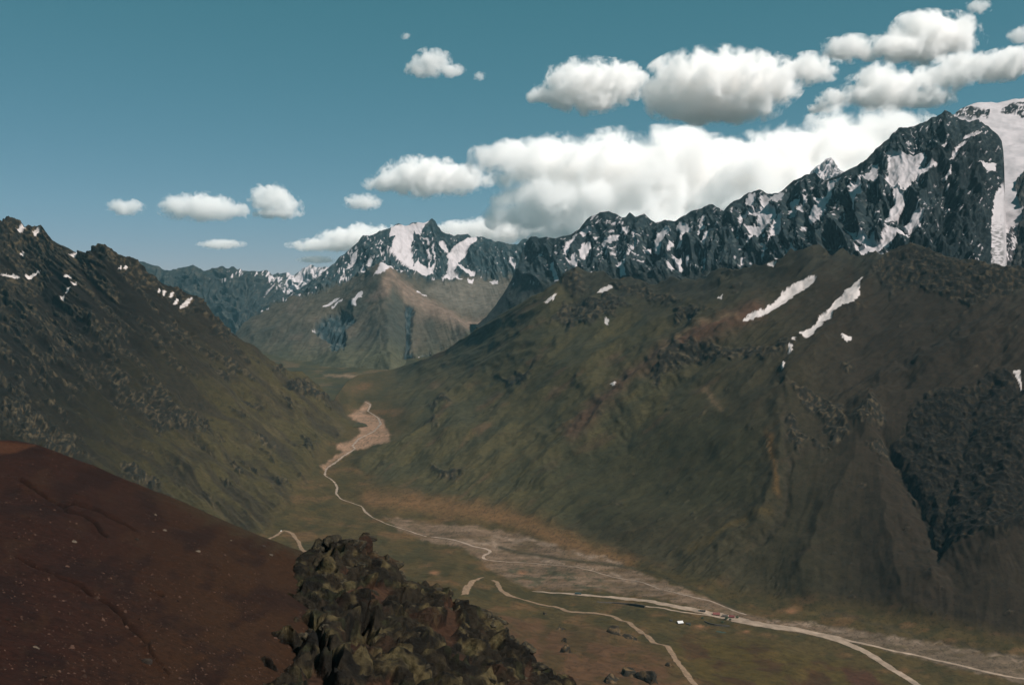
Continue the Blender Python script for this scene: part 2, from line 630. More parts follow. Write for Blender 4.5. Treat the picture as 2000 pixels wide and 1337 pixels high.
csnow = [zp(740, 420, kd, [(170, 180), (240, 160), (330, 130), (500, 140), (560, 90), (650, 70), (690, 85), (610, 190), (570, 290), (480, 230), (455, 400), (435, 540), (480, 700), (560, 640), (620, 690), (680, 730), (770, 720), (760, 800),
                           (700, 850), (600, 830), (500, 790), (420, 730), (350, 640), (250, 590), (170, 500), (200, 380), (240, 280), (160, 300)]),
         zp(740, 420, kd, [(1340, 280), (1380, 280), (1340, 370), (1250, 450), (1200, 560), (1100, 650), (1150, 720), (1290, 800), (1350, 810), (1310, 880), (1230, 850), (1160, 800), (1110, 720), (1060, 740), (1050, 800), (1100, 860), (1170, 900),
                           (1040, 870), (880, 890), (950, 820), (970, 700), (960, 560), (1000, 490), (1100, 410), (1230, 330)]),
         zp(740, 420, kd, [(830, 370), (890, 350), (930, 430), (970, 470), (960, 540), (900, 480), (850, 420)]),
         zp(740, 420, kd, [(1830, 600), (1880, 620), (1900, 700), (1890, 760), (1850, 690)]),
         zp(740, 420, kd, [(0, 980), (60, 900), (150, 850), (160, 875), (90, 930)]),
         zp(740, 420, kd, [(530, 1050), (620, 1070), (680, 1095), (600, 1095), (530, 1080)]),
         zp(740, 420, kd, [(1240, 920), (1310, 905), (1300, 950), (1250, 945)]),
         zp(740, 420, kd, [(1540, 920), (1650, 915), (1640, 960), (1590, 945)]),
         zp(740, 420, kd, [(660, 480), (700, 470), (720, 560), (740, 650), (690, 570)]),
         zp(740, 420, kd, [(750, 480), (780, 560), (800, 650), (770, 600)]),
         zp(740, 420, kd, [(600, 320), (690, 340), (720, 380), (690, 420), (640, 350)]),
         zp(600, 400, Z6, [(145, 905), (190, 865), (270, 815), (290, 825), (240, 860), (190, 890)]),
         zp(600, 400, Z6, [(410, 885), (450, 870), (490, 805), (515, 805), (500, 840), (460, 880), (450, 915), (420, 910)]),
         zp(600, 400, Z6, [(215, 915), (310, 855), (325, 858), (260, 900)]),
         zp(600, 400, Z6, [(340, 570), (380, 500), (410, 430), (440, 400), (430, 470), (390, 540)]),
         zp(600, 400, Z6, [(520, 520), (570, 470), (580, 490), (540, 530)]),
         zp(600, 400, Z6, [(470, 560), (500, 530), (500, 580), (480, 600)]),
         zp(600, 400, Z6, [(590, 570), (625, 530), (615, 580)])]
wx, wy = warp(s.PX, s.ROW, 2.6, 9, 2.0)
vis = s.t < 1.02
snowm = np.zeros(s.PX.shape)
for k, q in enumerate(csnow):
    m = region(sd_poly, q, wx, wy) < .7
    s.reg[m & vis] = k + 1
    snowm = np.maximum(snowm, sst(-region(sd_poly, q, wx, wy), -4, 3))
# height of the rocky band: above the scree line
scree = pl([(380, 640), (459, 640), (560, 585), (640, 566), (680, 548), (720, 538), (760, 535), (800, 540), (850, 548), (900, 545), (960, 546), (1000, 540), (1060, 560), (1220, 620)], s.PX)
rocky = sst(scree - s.ROW + 6 * fbm2(s.PX / 12, s.ROW / 12, 3, 1.0), -4, 8)
cliff = np.maximum(sst(-region(sd_poly, zp(400, 380, K7, [(590, 740), (640, 670), (740, 640), (800, 670), (830, 700), (780, 760), (760, 860), (690, 860), (680, 800)]), wx, wy), -4, 4),
                   np.maximum(sst(-region(sd_poly, zp(400, 380, K7, [(1090, 600), (1140, 610), (1130, 700), (1120, 830), (1140, 880), (1080, 900), (1100, 800)]), wx, wy), -3, 3),
                              sst(-region(sd_poly, zp(400, 380, K7, [(1100, 930), (1140, 890), (1220, 850), (1240, 890), (1170, 910)]), wx, wy), -3, 3)))
rocky = np.maximum(rocky, cliff)
a = s.PX + np.where(s.PX < 745, .75, -.35) * s.ROW
rib = ridged2(a / 26, s.ROW / 60, 5, 1.1)
gul = ridged2(a / 20, s.ROW / 130, 4, 2.3)
cform = np.zeros(s.PX.shape)
cwx, cwy = warp(s.PX, s.ROW, 5, 30, 4.0)
for ln, am_, wd in (([(748, 543), (752, 600), (757, 660), (760, 715), (762, 745)], 62, 30), ([(748, 543), (700, 572), (640, 605), (570, 636), (500, 662)], 34, 18), ([(748, 543), (800, 572), (850, 602), (900, 640), (930, 680)], 40, 18), ([(700, 600), (680, 650), (665, 705)], 34, 18),
                    ([(820, 560), (880, 590), (940, 618), (990, 625)], -50, 26), ([(660, 610), (630, 660), (600, 710)], -26, 18), ([(800, 610), (800, 660), (805, 710)], -36, 20)):
    q = region(sd_line, ln, cwx, cwy, wd * 4)
    cform += am_ * np.exp(-np.sqrt(q * q + 6) / wd)
s.displace(cform * (1 - sst(scree - s.ROW, -6, 10)))
s.displace((38 * rib + 12 * fbm3(s.P, 160, 4)) * crest_fade(s, .25, .15) * rocky * (1 - .75 * snowm) + 4 * gul * (1 - rocky) + 16 * fbm3(s.P, 300, 4) - 30 * cliff)
rock_colours(s, lin(40, 56, 60), lin(74, 82, 82), 3.9)  # teal of the distant haze painted into the rock colour
scol = mixc(np.broadcast_to(lin(82, 76, 64), s.col.shape), lin(68, 67, 58), sst(fbm2(a / 40, s.ROW / 70, 2, 5.5), -.3, .6))
scol = mixc(scol, lin(98, 87, 76), sst(fbm2(wx / 45 + s.ROW / 90, wy / 40, 3, 8.5), .2, .9) * .6)
fan = region(sd_poly, [(745, 545), (800, 560), (850, 590), (900, 615), (960, 612), (990, 612), (960, 640), (890, 640), (840, 615), (790, 585)], wx, wy)
scol = mixc(scol, lin(134, 114, 100), sst(-fan, -14, 10) * .7)
cirq = region(sd_poly, [(860, 545), (1000, 545), (1010, 600), (960, 612), (880, 595), (830, 560)], wx, wy)
scol = mixc(scol, lin(108, 102, 92), sst(-cirq, -10, 12) * .8)
pink = region(sd_poly, zp(400, 380, K7, [(1000, 450), (1020, 540), (1000, 600), (890, 600), (960, 550)]), wx, wy)
scol = mixc(scol, lin(124, 104, 90), sst(-pink, -5, 6) * .7)
dg = region(sd_poly, zp(400, 380, K7, [(1010, 530), (1090, 600), (1130, 700), (1100, 860), (1000, 880), (950, 800), (990, 640)]), wx, wy)
scol = mixc(scol, lin(60, 64, 58), sst(-dg, -8, 12) * .75)
low = sst(s.ROW, 655, 715)
scol = mixc(scol, lin(78, 78, 58), low * .75)
s.col = s.col * rocky[..., None] + scol * (1 - rocky)[..., None]
am = rocky * (1 - cliff) * np.where(s.PX < 850, .33, .10) * sst(s.ROW, 440, 475)
s.col = mixc(s.col, SNOWC, dust_snow(s, am, 3.3, lean=.2, wa=4, wr=10))
dirt = sst(fbm2(s.PX / 12, s.ROW / 16, 4, 6.1), .2, 1.0) * .35
s.col[s.reg > 0] = mixc(np.broadcast_to(SNOWC, s.col.shape), lin(110, 106, 102), dirt)[s.reg > 0]
ob = s.build({0: ('central_peak', M_ROCKFAR, None), **{k + 1: ('snow_patch', M_SNOW, 0) for k in range(len(csnow))}})
tag(ob[0], kind='structure')

# ------------------------------------------------------------------ the rocky range on the right
top = [(930, 634), (950, 618), (965, 600), (982, 574), (998, 550), (1010, 522), (1019, 492), (1027, 470), (1034, 466), (1043, 464), (1086, 467), (1115, 458), (1133, 443), (1154, 424), (1172, 415), (1190, 413), (1212, 424), (1222, 424), (1230, 416), (1240, 422), (1258, 420), (1280, 433),
       (1300, 430), (1319, 431), (1345, 418), (1370, 404), (1391, 399), (1402, 405), (1413, 413), (1425, 400), (1438, 389), (1463, 377), (1485, 374), (1502, 379), (1520, 376), (1531, 368), (1551, 352), (1575, 345), (1591, 335),
       (1602, 347), (1612, 354), (1645, 342), (1659, 331), (1688, 313), (1706, 300), (1731, 277), (1745, 262), (1756, 253), (1772, 252), (1785, 248), (1810, 236), (1820, 228), (1831, 222), (1846, 219), (1863, 227), (1878, 236), (1895, 237), (1910, 234),
       (1928, 245), (1938, 254), (1948, 264), (1956, 276), (1960, 300), (1963, 400), (1966, 520), (1975, 570), (1990, 575)]
top = [(x + .01 * i, y) for i, (x, y) in enumerate(top)]
bot = [(930, 640), (1000, 640), (1130, 610), (1300, 600), (1560, 560), (1720, 570), (1950, 585), (1990, 590)]
ctrl = [(930, 618, 6000), (960, 560, 6300), (1014, 490, 6450), (1172, 415, 5950), (1280, 433, 5600), (1391, 400, 5250), (1485, 375, 5050), (1591, 336, 4800), (1731, 277, 4450), (1846, 220, 4350), (1946, 262, 4250),
        (930, 640, 5700), (1000, 600, 5500), (1100, 560, 5200), (1130, 610, 4700), (1300, 600, 4300), (1300, 540, 4600), (1450, 525, 4300), (1500, 580, 4000), (1600, 490, 3950), (1720, 508, 3680), (1720, 570, 3450), (1850, 505, 3560), (1935, 515, 3520), (1950, 585, 3350), (1990, 590, 3350),
        (1700, 400, 4000), (1850, 380, 3900), (1550, 430, 4450), (1180, 490, 5600), (1935, 400, 3850), (1400, 460, 4850)]
s = Sheet(930, 1990, top, bot, ctrl, 700, 350, back=((150, 110), (500, 420), (1200, 1000)), jag=3.0, jseed=4.1)
ka, kb, kc = kz, 1671 / 300.0, 1783 / 320.0
rs = []
A_ = lambda q: rs.append(zp(1640, 190, ka, q))
B_ = lambda q: rs.append(zp(1380, 320, kb, q))
C_ = lambda q: rs.append(zp(1080, 400, kc, q))
A_([(345, 450), (430, 430), (560, 440), (655, 430), (665, 490), (590, 520), (700, 520), (750, 490), (740, 530), (640, 600), (590, 650), (600, 580), (540, 680), (490, 720), (450, 690), (500, 770), (470, 850), (430, 910), (350, 965), (360, 920), (420, 800),
    (410, 700), (340, 640), (240, 670), (190, 660), (180, 740), (130, 790), (85, 830), (95, 700), (150, 650), (240, 580), (240, 520), (300, 520), (280, 600), (370, 640), (385, 500), (380, 460)])
A_([(40, 1010), (130, 1030), (120, 1070), (190, 1040), (230, 1110), (250, 1030), (270, 1030), (275, 1130), (330, 1120), (360, 990), (440, 1000), (500, 1030), (540, 1090), (480, 1070), (430, 1100), (350, 1170), (300, 1220), (390, 1230), (350, 1260), (270, 1240), (140, 1215), (115, 1140), (200, 1160), (100, 1080)])
A_([(540, 920), (570, 870), (650, 880), (630, 940), (620, 980), (655, 1070), (590, 980), (520, 1030), (470, 970), (530, 950)])
A_([(780, 400), (820, 350), (830, 380), (800, 405)])
A_([(850, 490), (880, 420), (930, 350), (960, 340), (965, 370), (910, 410), (880, 480), (865, 500)])
A_([(950, 310), (1060, 280), (1090, 275), (1060, 300), (980, 320)])
A_([(785, 605), (830, 580), (855, 540), (850, 590), (815, 620)])
A_([(1060, 500), (1200, 510), (1200, 560), (1140, 560)])
A_([(550, 260), (565, 310), (585, 370), (572, 330)])
A_([(930, 480), (950, 450), (950, 490)])
A_([(1035, 375), (1075, 355), (1060, 380)])
A_([(820, 680), (850, 650), (840, 680)])
B_([(430, 390), (470, 330), (530, 320), (530, 420), (525, 510), (470, 490), (430, 450)])
B_([(600, 350), (660, 330), (690, 370), (720, 350), (830, 310), (850, 380), (780, 440), (700, 430), (680, 480), (750, 500), (750, 590), (720, 640), (640, 740), (600, 800), (530, 790), (470, 850), (440, 840), (500, 790), (430, 710), (530, 670), (570, 680),
    (560, 580), (480, 570), (430, 650), (400, 770), (390, 690), (360, 640), (380, 580), (520, 540), (620, 490), (600, 430)])
B_([(270, 520), (310, 490), (330, 540), (375, 560), (310, 590)])
B_([(850, 580), (830, 650), (800, 760), (720, 870), (650, 930), (640, 990), (595, 1035), (630, 960), (590, 890), (650, 900), (720, 820), (705, 720), (760, 600), (820, 560)])
B_([(890, 400), (960, 390), (1020, 350), (1000, 460), (930, 560), (885, 580), (900, 490)])
B_([(980, 550), (1040, 450), (1100, 340), (1090, 410), (1030, 520)])
B_([(1320, 200), (1470, 170), (1400, 300), (1320, 400), (1270, 500), (1190, 590), (1120, 640), (1100, 600), (1120, 500), (1190, 440), (1170, 370), (1280, 370), (1330, 290)])
B_([(1020, 715), (1050, 670), (1080, 660), (1040, 710)])
B_([(1580, 300), (1600, 220), (1671, 240), (1671, 340), (1570, 460)])
B_([(865, 940), (900, 970), (950, 890), (985, 950), (920, 1020), (880, 990)])
B_([(985, 1000), (1060, 980), (1030, 1015)])
B_([(690, 1105), (770, 1080), (750, 1130), (700, 1130)])
B_([(150, 1015), (210, 955), (220, 985), (180, 1025)])
B_([(-20, 760), (90, 730), (50, 810), (0, 890), (-20, 870)])
B_([(375, 1090), (400, 1020), (400, 1080), (385, 1110)])
B_([(1400, 930), (1440, 960), (1415, 965)])
rs.append([(1958, 360), (1975, 360), (1975, 530), (1938, 522), (1936, 440), (1941, 386)])
C_([(540, 430), (580, 380), (640, 340), (720, 310), (700, 360), (620, 420), (570, 470)])
C_([(720, 280), (780, 230), (820, 240), (810, 330), (770, 290)])
C_([(310, 300), (360, 280), (420, 250), (430, 290), (340, 370)])
C_([(130, 520), (160, 470), (240, 310), (280, 320), (260, 440), (200, 490), (150, 550)])
C_([(290, 560), (320, 460), (410, 420), (390, 490), (330, 560)])
C_([(140, 590), (200, 600), (240, 540), (270, 620), (240, 670), (180, 650)])
C_([(890, 310), (930, 320), (915, 400), (910, 480), (860, 570), (780, 660), (780, 750), (730, 760), (740, 690), (700, 670), (710, 610), (745, 580), (740, 640), (800, 570), (880, 490), (895, 400)])
C_([(975, 490), (1040, 450), (1050, 490), (1000, 505)])
C_([(1100, 420), (1140, 350), (1180, 270), (1270, 260), (1280, 310), (1250, 360), (1180, 460), (1130, 520), (1100, 500)])
C_([(1340, 250), (1380, 190), (1480, 230), (1530, 330), (1440, 380), (1380, 450), (1325, 450), (1390, 390), (1400, 330)])
C_([(1615, 430), (1640, 330), (1700, 290), (1765, 290), (1720, 360), (1650, 470)])
C_([(1580, 300), (1600, 200), (1640, 110), (1660, 130), (1620, 230), (1680, 220), (1640, 290), (1600, 270), (1590, 330)])
C_([(1240, 570), (1250, 620), (1300, 670), (1295, 715), (1240, 640)])
C_([(1290, 540), (1340, 560), (1390, 540), (1405, 580), (1370, 610), (1395, 670), (1360, 690), (1320, 620)])
C_([(1450, 560), (1480, 550), (1465, 640), (1445, 620)])
C_([(1615, 570), (1650, 570), (1650, 610), (1630, 615)])
C_([(1635, 670), (1660, 670), (1655, 715), (1640, 710)])
C_([(1265, 420), (1300, 410), (1290, 470), (1265, 520)])
C_([(380, 800), (430, 740), (435, 850), (400, 850)])
C_([(-20, 640), (10, 620), (40, 740), (60, 820), (30, 830), (0, 760), (-30, 700)])
wx, wy = warp(s.PX, s.ROW, 2.4, 8, 3.0)
vis = s.t < 1.02
snowm = np.zeros(s.PX.shape)
for k, q in enumerate(rs):
    d = region(sd_poly, q, wx, wy, 12)
    s.reg[(d < .6) & vis] = k + 1
    snowm = np.maximum(snowm, sst(-d, -3, 3))
a = s.PX + .62 * s.ROW
base = pl([(930, 560), (1000, 556), (1100, 540), (1200, 530), (1300, 535), (1450, 530), (1560, 505), (1700, 505), (1990, 560)], s.PX)
rocky = sst(base - s.ROW + 10 * fbm2(s.PX / 16, s.ROW / 16, 3, 1.4), -14, 14)
rib = ridged2(a / 30, s.ROW / 75, 5, 7.1)
rib2 = ridged2((s.PX - .2 * s.ROW) / 60, s.ROW / 120, 4, 9.7)
s.displace((13 * rib + 46 * rib2 + 7 * fbm3(s.P, 130, 4)) * crest_fade(s, .2, .15) * (.3 + .7 * rocky) * (1 - .8 * snowm) * (1 - .85 * sst(s.PX, 1900, 1940)) * (.2 + .8 * sst(s.PX, 960, 1040)))
rock_colours(s, lin(34, 46, 50), lin(66, 74, 73), 3.7, 7)  # rock tinted teal, part of the haze put into its colour
s.col = mixc(s.col, mixc(np.broadcast_to(lin(54, 56, 51), s.col.shape), lin(42, 45, 43), sst(fbm2(a / 10, s.ROW / 24, 4, 3.9), -.2, .5)), (1 - rocky) * .85)
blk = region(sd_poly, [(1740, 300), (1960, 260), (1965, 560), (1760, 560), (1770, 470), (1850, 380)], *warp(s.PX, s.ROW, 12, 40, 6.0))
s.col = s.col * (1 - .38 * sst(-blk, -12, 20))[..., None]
am = rocky * (.13 + .26 * np.exp(-((s.PX - 1180) / 60) ** 2) * (s.ROW < 530) + .05 * (s.PX > 1400)) * (1 - .45 * sst(-blk, -10, 20)) * (1 - .5 * sst(s.ROW, base - 30, base))
s.col = mixc(s.col, SNOWC, dust_snow(s, am, 5.3, lean=.6, wa=4.5, wr=11) * .92)
dirt = sst(fbm2((s.PX + .6 * s.ROW) / 14, s.ROW / 20, 4, 6.1), .1, .9) * .4
dirt = np.maximum(dirt, sst(s.ROW, 425, 450) * (s.PX > 1925) * sst(fbm2(s.PX / 9, s.ROW / 4, 3, 2.6), -.3, .5) * .85)
s.col[s.reg > 0] = mixc(np.broadcast_to(SNOWC, s.col.shape), lin(104, 102, 100), dirt)[s.reg > 0]
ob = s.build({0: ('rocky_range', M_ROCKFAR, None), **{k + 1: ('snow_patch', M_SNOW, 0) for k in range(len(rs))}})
tag(ob[0], kind='structure')
# ------------------------------------------------------------------ THE VALLEY
def zc(px, row, Z):
    return (px, row, YZ(px, row, Z))


GRASS, GRASS2 = lin(76, 69, 46), lin(62, 60, 40)
# the upper valley floor behind the left mountain's foot
s = Sheet(400, 960, [(400, 655), (450, 652), (480, 660), (560, 694), (620, 706), (700, 708), (760, 706), (860, 690), (960, 650)], [(400, 830), (960, 830)],
          [(400, 655, 8000), (450, 660, 7300), (480, 672, 6900), (560, 700, 6300), (600, 730, 5480), (620, 706, 6150), (640, 775, 4780), zc(690, 738, 163), (700, 712, 5950), (760, 708, 5950), (860, 695, 5950), (960, 660, 6300),
           zc(750, 765, 132), zc(750, 800, 104), (550, 780, 4450), (450, 780, 4500), (900, 760, 4400), (400, 830, 3800), (700, 830, 3950), (960, 830, 3700), (450, 720, 5600)],
          330, 130, back=((400, 60), (1000, 200)))
s.displace(4 * fbm3(s.P, 220, 4) - 6)
v = fbm2((s.PX + .4 * s.ROW) / 50, s.ROW / 9, 4, 4.0)
s.col[:] = lin(70, 68, 48)
s.col = mixc(s.col, lin(58, 60, 46), sst(v, -.3, .5))
s.col = mixc(s.col, lin(100, 86, 66), sst(fbm2(s.PX / 60, s.ROW / 10, 3, 7.0), .2, .8) * .7)
wx, wy = warp(s.PX, s.ROW, 3, 14, 1.0)
bar = region(sd_poly, [(635, 731), (680, 737), (740, 735), (785, 724), (800, 712), (770, 722), (735, 728), (690, 731)], wx, wy)
s.col = mixc(s.col, lin(138, 120, 104), sst(-bar, -4, 3) * .85)
s.col = s.col * np.array((.9, .82, .72))
ob = s.build({0: ('upper_valley', M_GROUND, None)})
tag(ob[0], kind='structure')

gtop = [(-150, 395), (0, 434), (21, 425), (39, 430), (47, 441), (65, 445), (82, 445), (95, 462), (108, 477), (133, 484), (151, 491), (169, 496), (179, 492), (194, 487), (212, 489), (230, 498), (248, 502), (266, 509), (283, 523), (305, 541), (330, 556), (352, 567), (377, 585), (398, 601), (409, 615),
        (431, 628), (459, 656), (474, 671), (502, 689), (535, 710), (560, 721), (589, 726), (606, 739), (625, 757), (642, 778), (650, 784), (660, 768), (680, 742), (700, 732), (740, 726), (770, 720), (830, 702), (870, 684), (900, 664), (940, 640), (980, 614), (1010, 598), (1040, 580), (1060, 573), (1085, 558), (1110, 538), (1130, 531),
        (1160, 536), (1200, 541), (1300, 546), (1400, 533), (1450, 526), (1500, 513), (1560, 490), (1600, 485), (1640, 488), (1690, 498), (1720, 508), (1745, 492), (1780, 480), (1810, 486), (1850, 500), (1900, 510), (1930, 516), (2000, 521), (2150, 500)]
gbot = [(-150, 1440), (2150, 1440)]
gc = [(-150, 400, 4300), (0, 432, 4000), (100, 475, 3900), (194, 487, 3720), (283, 523, 3700), (377, 585, 3760), (459, 656, 3860), (535, 710, 3960), (606, 739, 4060), (642, 778, 4090), zc(662, 800, 138), zc(690, 800, 110),
      (-150, 640, 3400), (-150, 800, 2700), (-150, 960, 2250), (100, 650, 3300), (100, 780, 2850), (100, 880, 2500), (0, 850, 2500), (0, 960, 2250), (300, 650, 3450), (300, 750, 3200), (300, 900, 2800), (300, 960, 2530), (300, 1060, 2150),
      (450, 700, 3720), (450, 800, 3380), (450, 900, 2960), zc(450, 960, 104), zc(450, 1010, 95), zc(580, 1060, 80), (560, 800, 3760), (560, 870, 3420), zc(560, 930, 85), zc(620, 860, 97), zc(600, 1000, 70), zc(600, 1190, 140), zc(500, 1130, 130),
      zc(640, 915, 60), zc(745, 830, 100), zc(720, 790, 118), zc(715, 765, 140), zc(690, 738, 168), zc(770, 722, 186), zc(700, 985, 35), zc(850, 1050, 20), zc(940, 1080, 15), zc(1100, 1110, 8), zc(1250, 1140, 5), zc(1400, 1190, 0),
      zc(1600, 1230, -8), zc(1800, 1270, -18), zc(2000, 1300, -25), zc(2150, 1310, -30), zc(1200, 1160, 5), zc(1500, 1200, 0), zc(1700, 1240, -6), zc(1900, 1275, -15), zc(1050, 1150, 14), zc(950, 1120, 25), zc(800, 1070, 45), zc(680, 1040, 62),
      zc(760, 960, 50), zc(900, 1000, 40), zc(1050, 1030, 33), zc(1200, 1085, 20), zc(1400, 1130, 22), zc(1600, 1170, 18), zc(1800, 1210, 10), zc(2000, 1240, 8),
      (1100, 985, 2640), (1100, 900, 2930), (1100, 800, 3300), (1100, 700, 3720), (1100, 600, 4250), (1060, 575, 4400), (1130, 532, 4450), (980, 615, 4650), (900, 664, 4950), (830, 702, 5250), (900, 760, 4200), (900, 850, 3450), (900, 930, 2950), (800, 800, 4080), zc(800, 880, 92), zc(710, 900, 68),
      (1250, 1000, 2420), (1250, 900, 2690), (1250, 800, 3010), (1250, 650, 3650), (1250, 545, 4200), (1400, 535, 3850), (1400, 600, 3480), (1400, 700, 3080), (1400, 800, 2760), (1400, 900, 2510), (1400, 1000, 2340), (1400, 1070, 2230),
      (1560, 490, 3550), (1560, 600, 3270), (1560, 750, 2760), (1560, 900, 2430), (1560, 1050, 2200), (1700, 500, 3480), (1700, 600, 3150), (1700, 700, 2857), (1700, 800, 2609), (1700, 900, 2402), (1700, 1000, 2226), (1700, 1100, 2072),
      (1900, 510, 3200), (1900, 600, 2930), (1900, 700, 2680), (1900, 850, 2370), (1900, 1000, 2120), (1900, 1100, 1985), (1900, 1170, 1895), (2150, 500, 3100), (2150, 700, 2613), (2150, 900, 2250), (2150, 1150, 1919),
      zc(700, 1130, 125), zc(900, 1140, 95), zc(1000, 1170, 68), zc(1150, 1205, 55), zc(1200, 1250, 84), zc(1300, 1290, 84), zc(1350, 1337, 92), zc(1000, 1260, 148), zc(1100, 1337, 160), zc(900, 1200, 145), zc(800, 1337, 220), zc(1500, 1280, 32), zc(1500, 1337, 58),
      zc(1700, 1337, 8), zc(1950, 1337, -22), zc(1000, 1440, 235), zc(1300, 1440, 175), zc(1600, 1440, 90), zc(2150, 1440, -10), zc(1800, 1440, 45), zc(-150, 1200, 200), zc(0, 1200, 180), zc(300, 1200, 160), zc(-150, 1440, 210), zc(0, 1440, 190), zc(300, 1440, 190), zc(600, 1440, 220), zc(300, 1320, 165), zc(600, 1320, 190), zc(0, 1080, 165)]
_x = np.arange(1135, 1720, 7.0)
_n = fbm2(_x / 46, 0 * _x, 4, 6.4)
_f = sst(_x, 1135, 1180) * (1 - sst(_x, 1650, 1715))
gtop = [p for p in gtop if not 1135 <= p[0] <= 1715] + list(zip(_x, np.interp(_x, *zip(*sorted(gtop))) - 16 * _n * _f + 4 * _f))
s = Sheet(-150, 2150, gtop, gbot, gc, 1110, 560, back=((120, 60), (420, 300), (1000, 700)), jag=0)
G = s
px, row = s.PX, s.ROW
vis = s.t < 1.02
wx, wy = warp(px, row, 6, 30, 1.5)
river_px = [(712, 784), (724, 790), (718, 802), (738, 815), (744, 828), (730, 842), (700, 858), (688, 870), (694, 876), (680, 884), (655, 903), (637, 913), (634, 926), (652, 938), (659, 948), (656, 962), (668, 974), (690, 982), (708, 987), (712, 996),
            (730, 1010), (760, 1022), (800, 1035), (838, 1047)]
river_px2 = [(838, 1047), (880, 1052), (930, 1066), (955, 1072), (958, 1079), (946, 1083), (942, 1090), (952, 1094), (1000, 1097), (1060, 1101), (1110, 1105), (1160, 1115), (1200, 1126), (1240, 1133), (1280, 1146), (1292, 1152)]
river_px3 = [(1292, 1152), (1330, 1160), (1384, 1172), (1400, 1178), (1430, 1190), (1462, 1203)]
sidef = sst(px - pl([(690, 700), (900, 800)], row), -1, 1)
# how much each place is floor, left mountain or right mountainside
left_b = pl([(640, 620), (780, 655), (830, 690), (900, 625), (960, 600), (1010, 560), (1060, 500), (1300, 420)], row)
right_b = pl([(700, 745), (760, 730), (830, 770), (900, 665), (960, 690), (1440, 700)], row)
foot_r = pl([(640, 905), (700, 950), (760, 975), (900, 1003), (1050, 1035), (1120, 1062), (1200, 1100), (1300, 1140), (1400, 1168), (1460, 1188), (1560, 1200), (1700, 1215), (1850, 1240), (2000, 1275), (2150, 1290)], px)
leftm = sst(left_b - px + 14 * fbm2(px / 60, row / 60, 2, 3.0), -8, 14 + 40 * sst(row, 830, 930))
rightm = sst(px - right_b, 5, 60) * sst(foot_r - row, 4, 50)
floor = np.clip(1 - leftm - rightm, 0, 1)
nearslope = sst(row - pl([(600, 1040), (800, 1085), (950, 1130), (1050, 1160), (1200, 1190), (1350, 1215), (1500, 1250), (1700, 1300), (1800, 1337), (2150, 1450)], px), 0, 40)
aL = px * .64 - row * .77      # across the fall lines of the left side
bL = px * .77 + row * .64
aR = px * .52 + row * .85      # across the fall lines of the right side
bR = px * .85 - row * .52
# rock outcrops
Lz = lambda q: zp(0, 380, K7, q)
rocksL = [Lz([(860, 700), (950, 720), (1060, 810), (1150, 860), (1210, 900), (1150, 890), (1040, 830), (930, 770)]), Lz([(1530, 1040), (1640, 1000), (1720, 1040), (1800, 1130), (1690, 1110), (1590, 1080)]),
          Lz([(500, 310), (600, 300), (700, 350), (800, 420), (950, 520), (1060, 580), (1130, 650), (1200, 690), (1290, 785), (1220, 760), (1120, 680), (980, 600), (850, 520), (720, 420), (600, 380)]),
          Lz([(440, 700), (560, 720), (640, 820), (740, 900), (700, 930), (600, 850), (500, 780)]), Lz([(560, 960), (650, 980), (760, 1100), (860, 1180), (940, 1290), (880, 1290), (780, 1190), (660, 1110)]),
          Lz([(750, 1020), (850, 1090), (960, 1180), (1060, 1260), (1170, 1310), (1100, 1330), (960, 1290), (850, 1200)]), Lz([(980, 1150), (1080, 1180), (1170, 1290), (1080, 1260)]), Lz([(0, 1090), (120, 1130), (250, 1250), (420, 1337), (200, 1330), (0, 1230)]),
          Lz([(0, 560), (100, 600), (200, 640), (330, 760), (480, 900), (560, 990), (430, 900), (240, 760), (80, 660), (0, 640)]), Lz([(0, 120), (80, 120), (240, 180), (320, 280), (480, 320), (380, 380), (200, 340), (0, 300)]),
          Lz([(1380, 1140), (1420, 1140), (1430, 1170), (1390, 1165)]), Lz([(1250, 850), (1300, 860), (1300, 890), (1255, 880)]), Lz([(1480, 940), (1540, 930), (1540, 970), (1490, 970)]),
          [(20, 850), (110, 880), (180, 905), (130, 860), (60, 840)], [(230, 905), (290, 930), (310, 960), (260, 945)], [(480, 850), (530, 870), (550, 880), (500, 870)], [(530, 935), (560, 950), (575, 962), (545, 950)]]
R7 = lambda q: zp(1000, 350, K7, q)
R8 = lambda q: zp(1300, 640, K7, q)
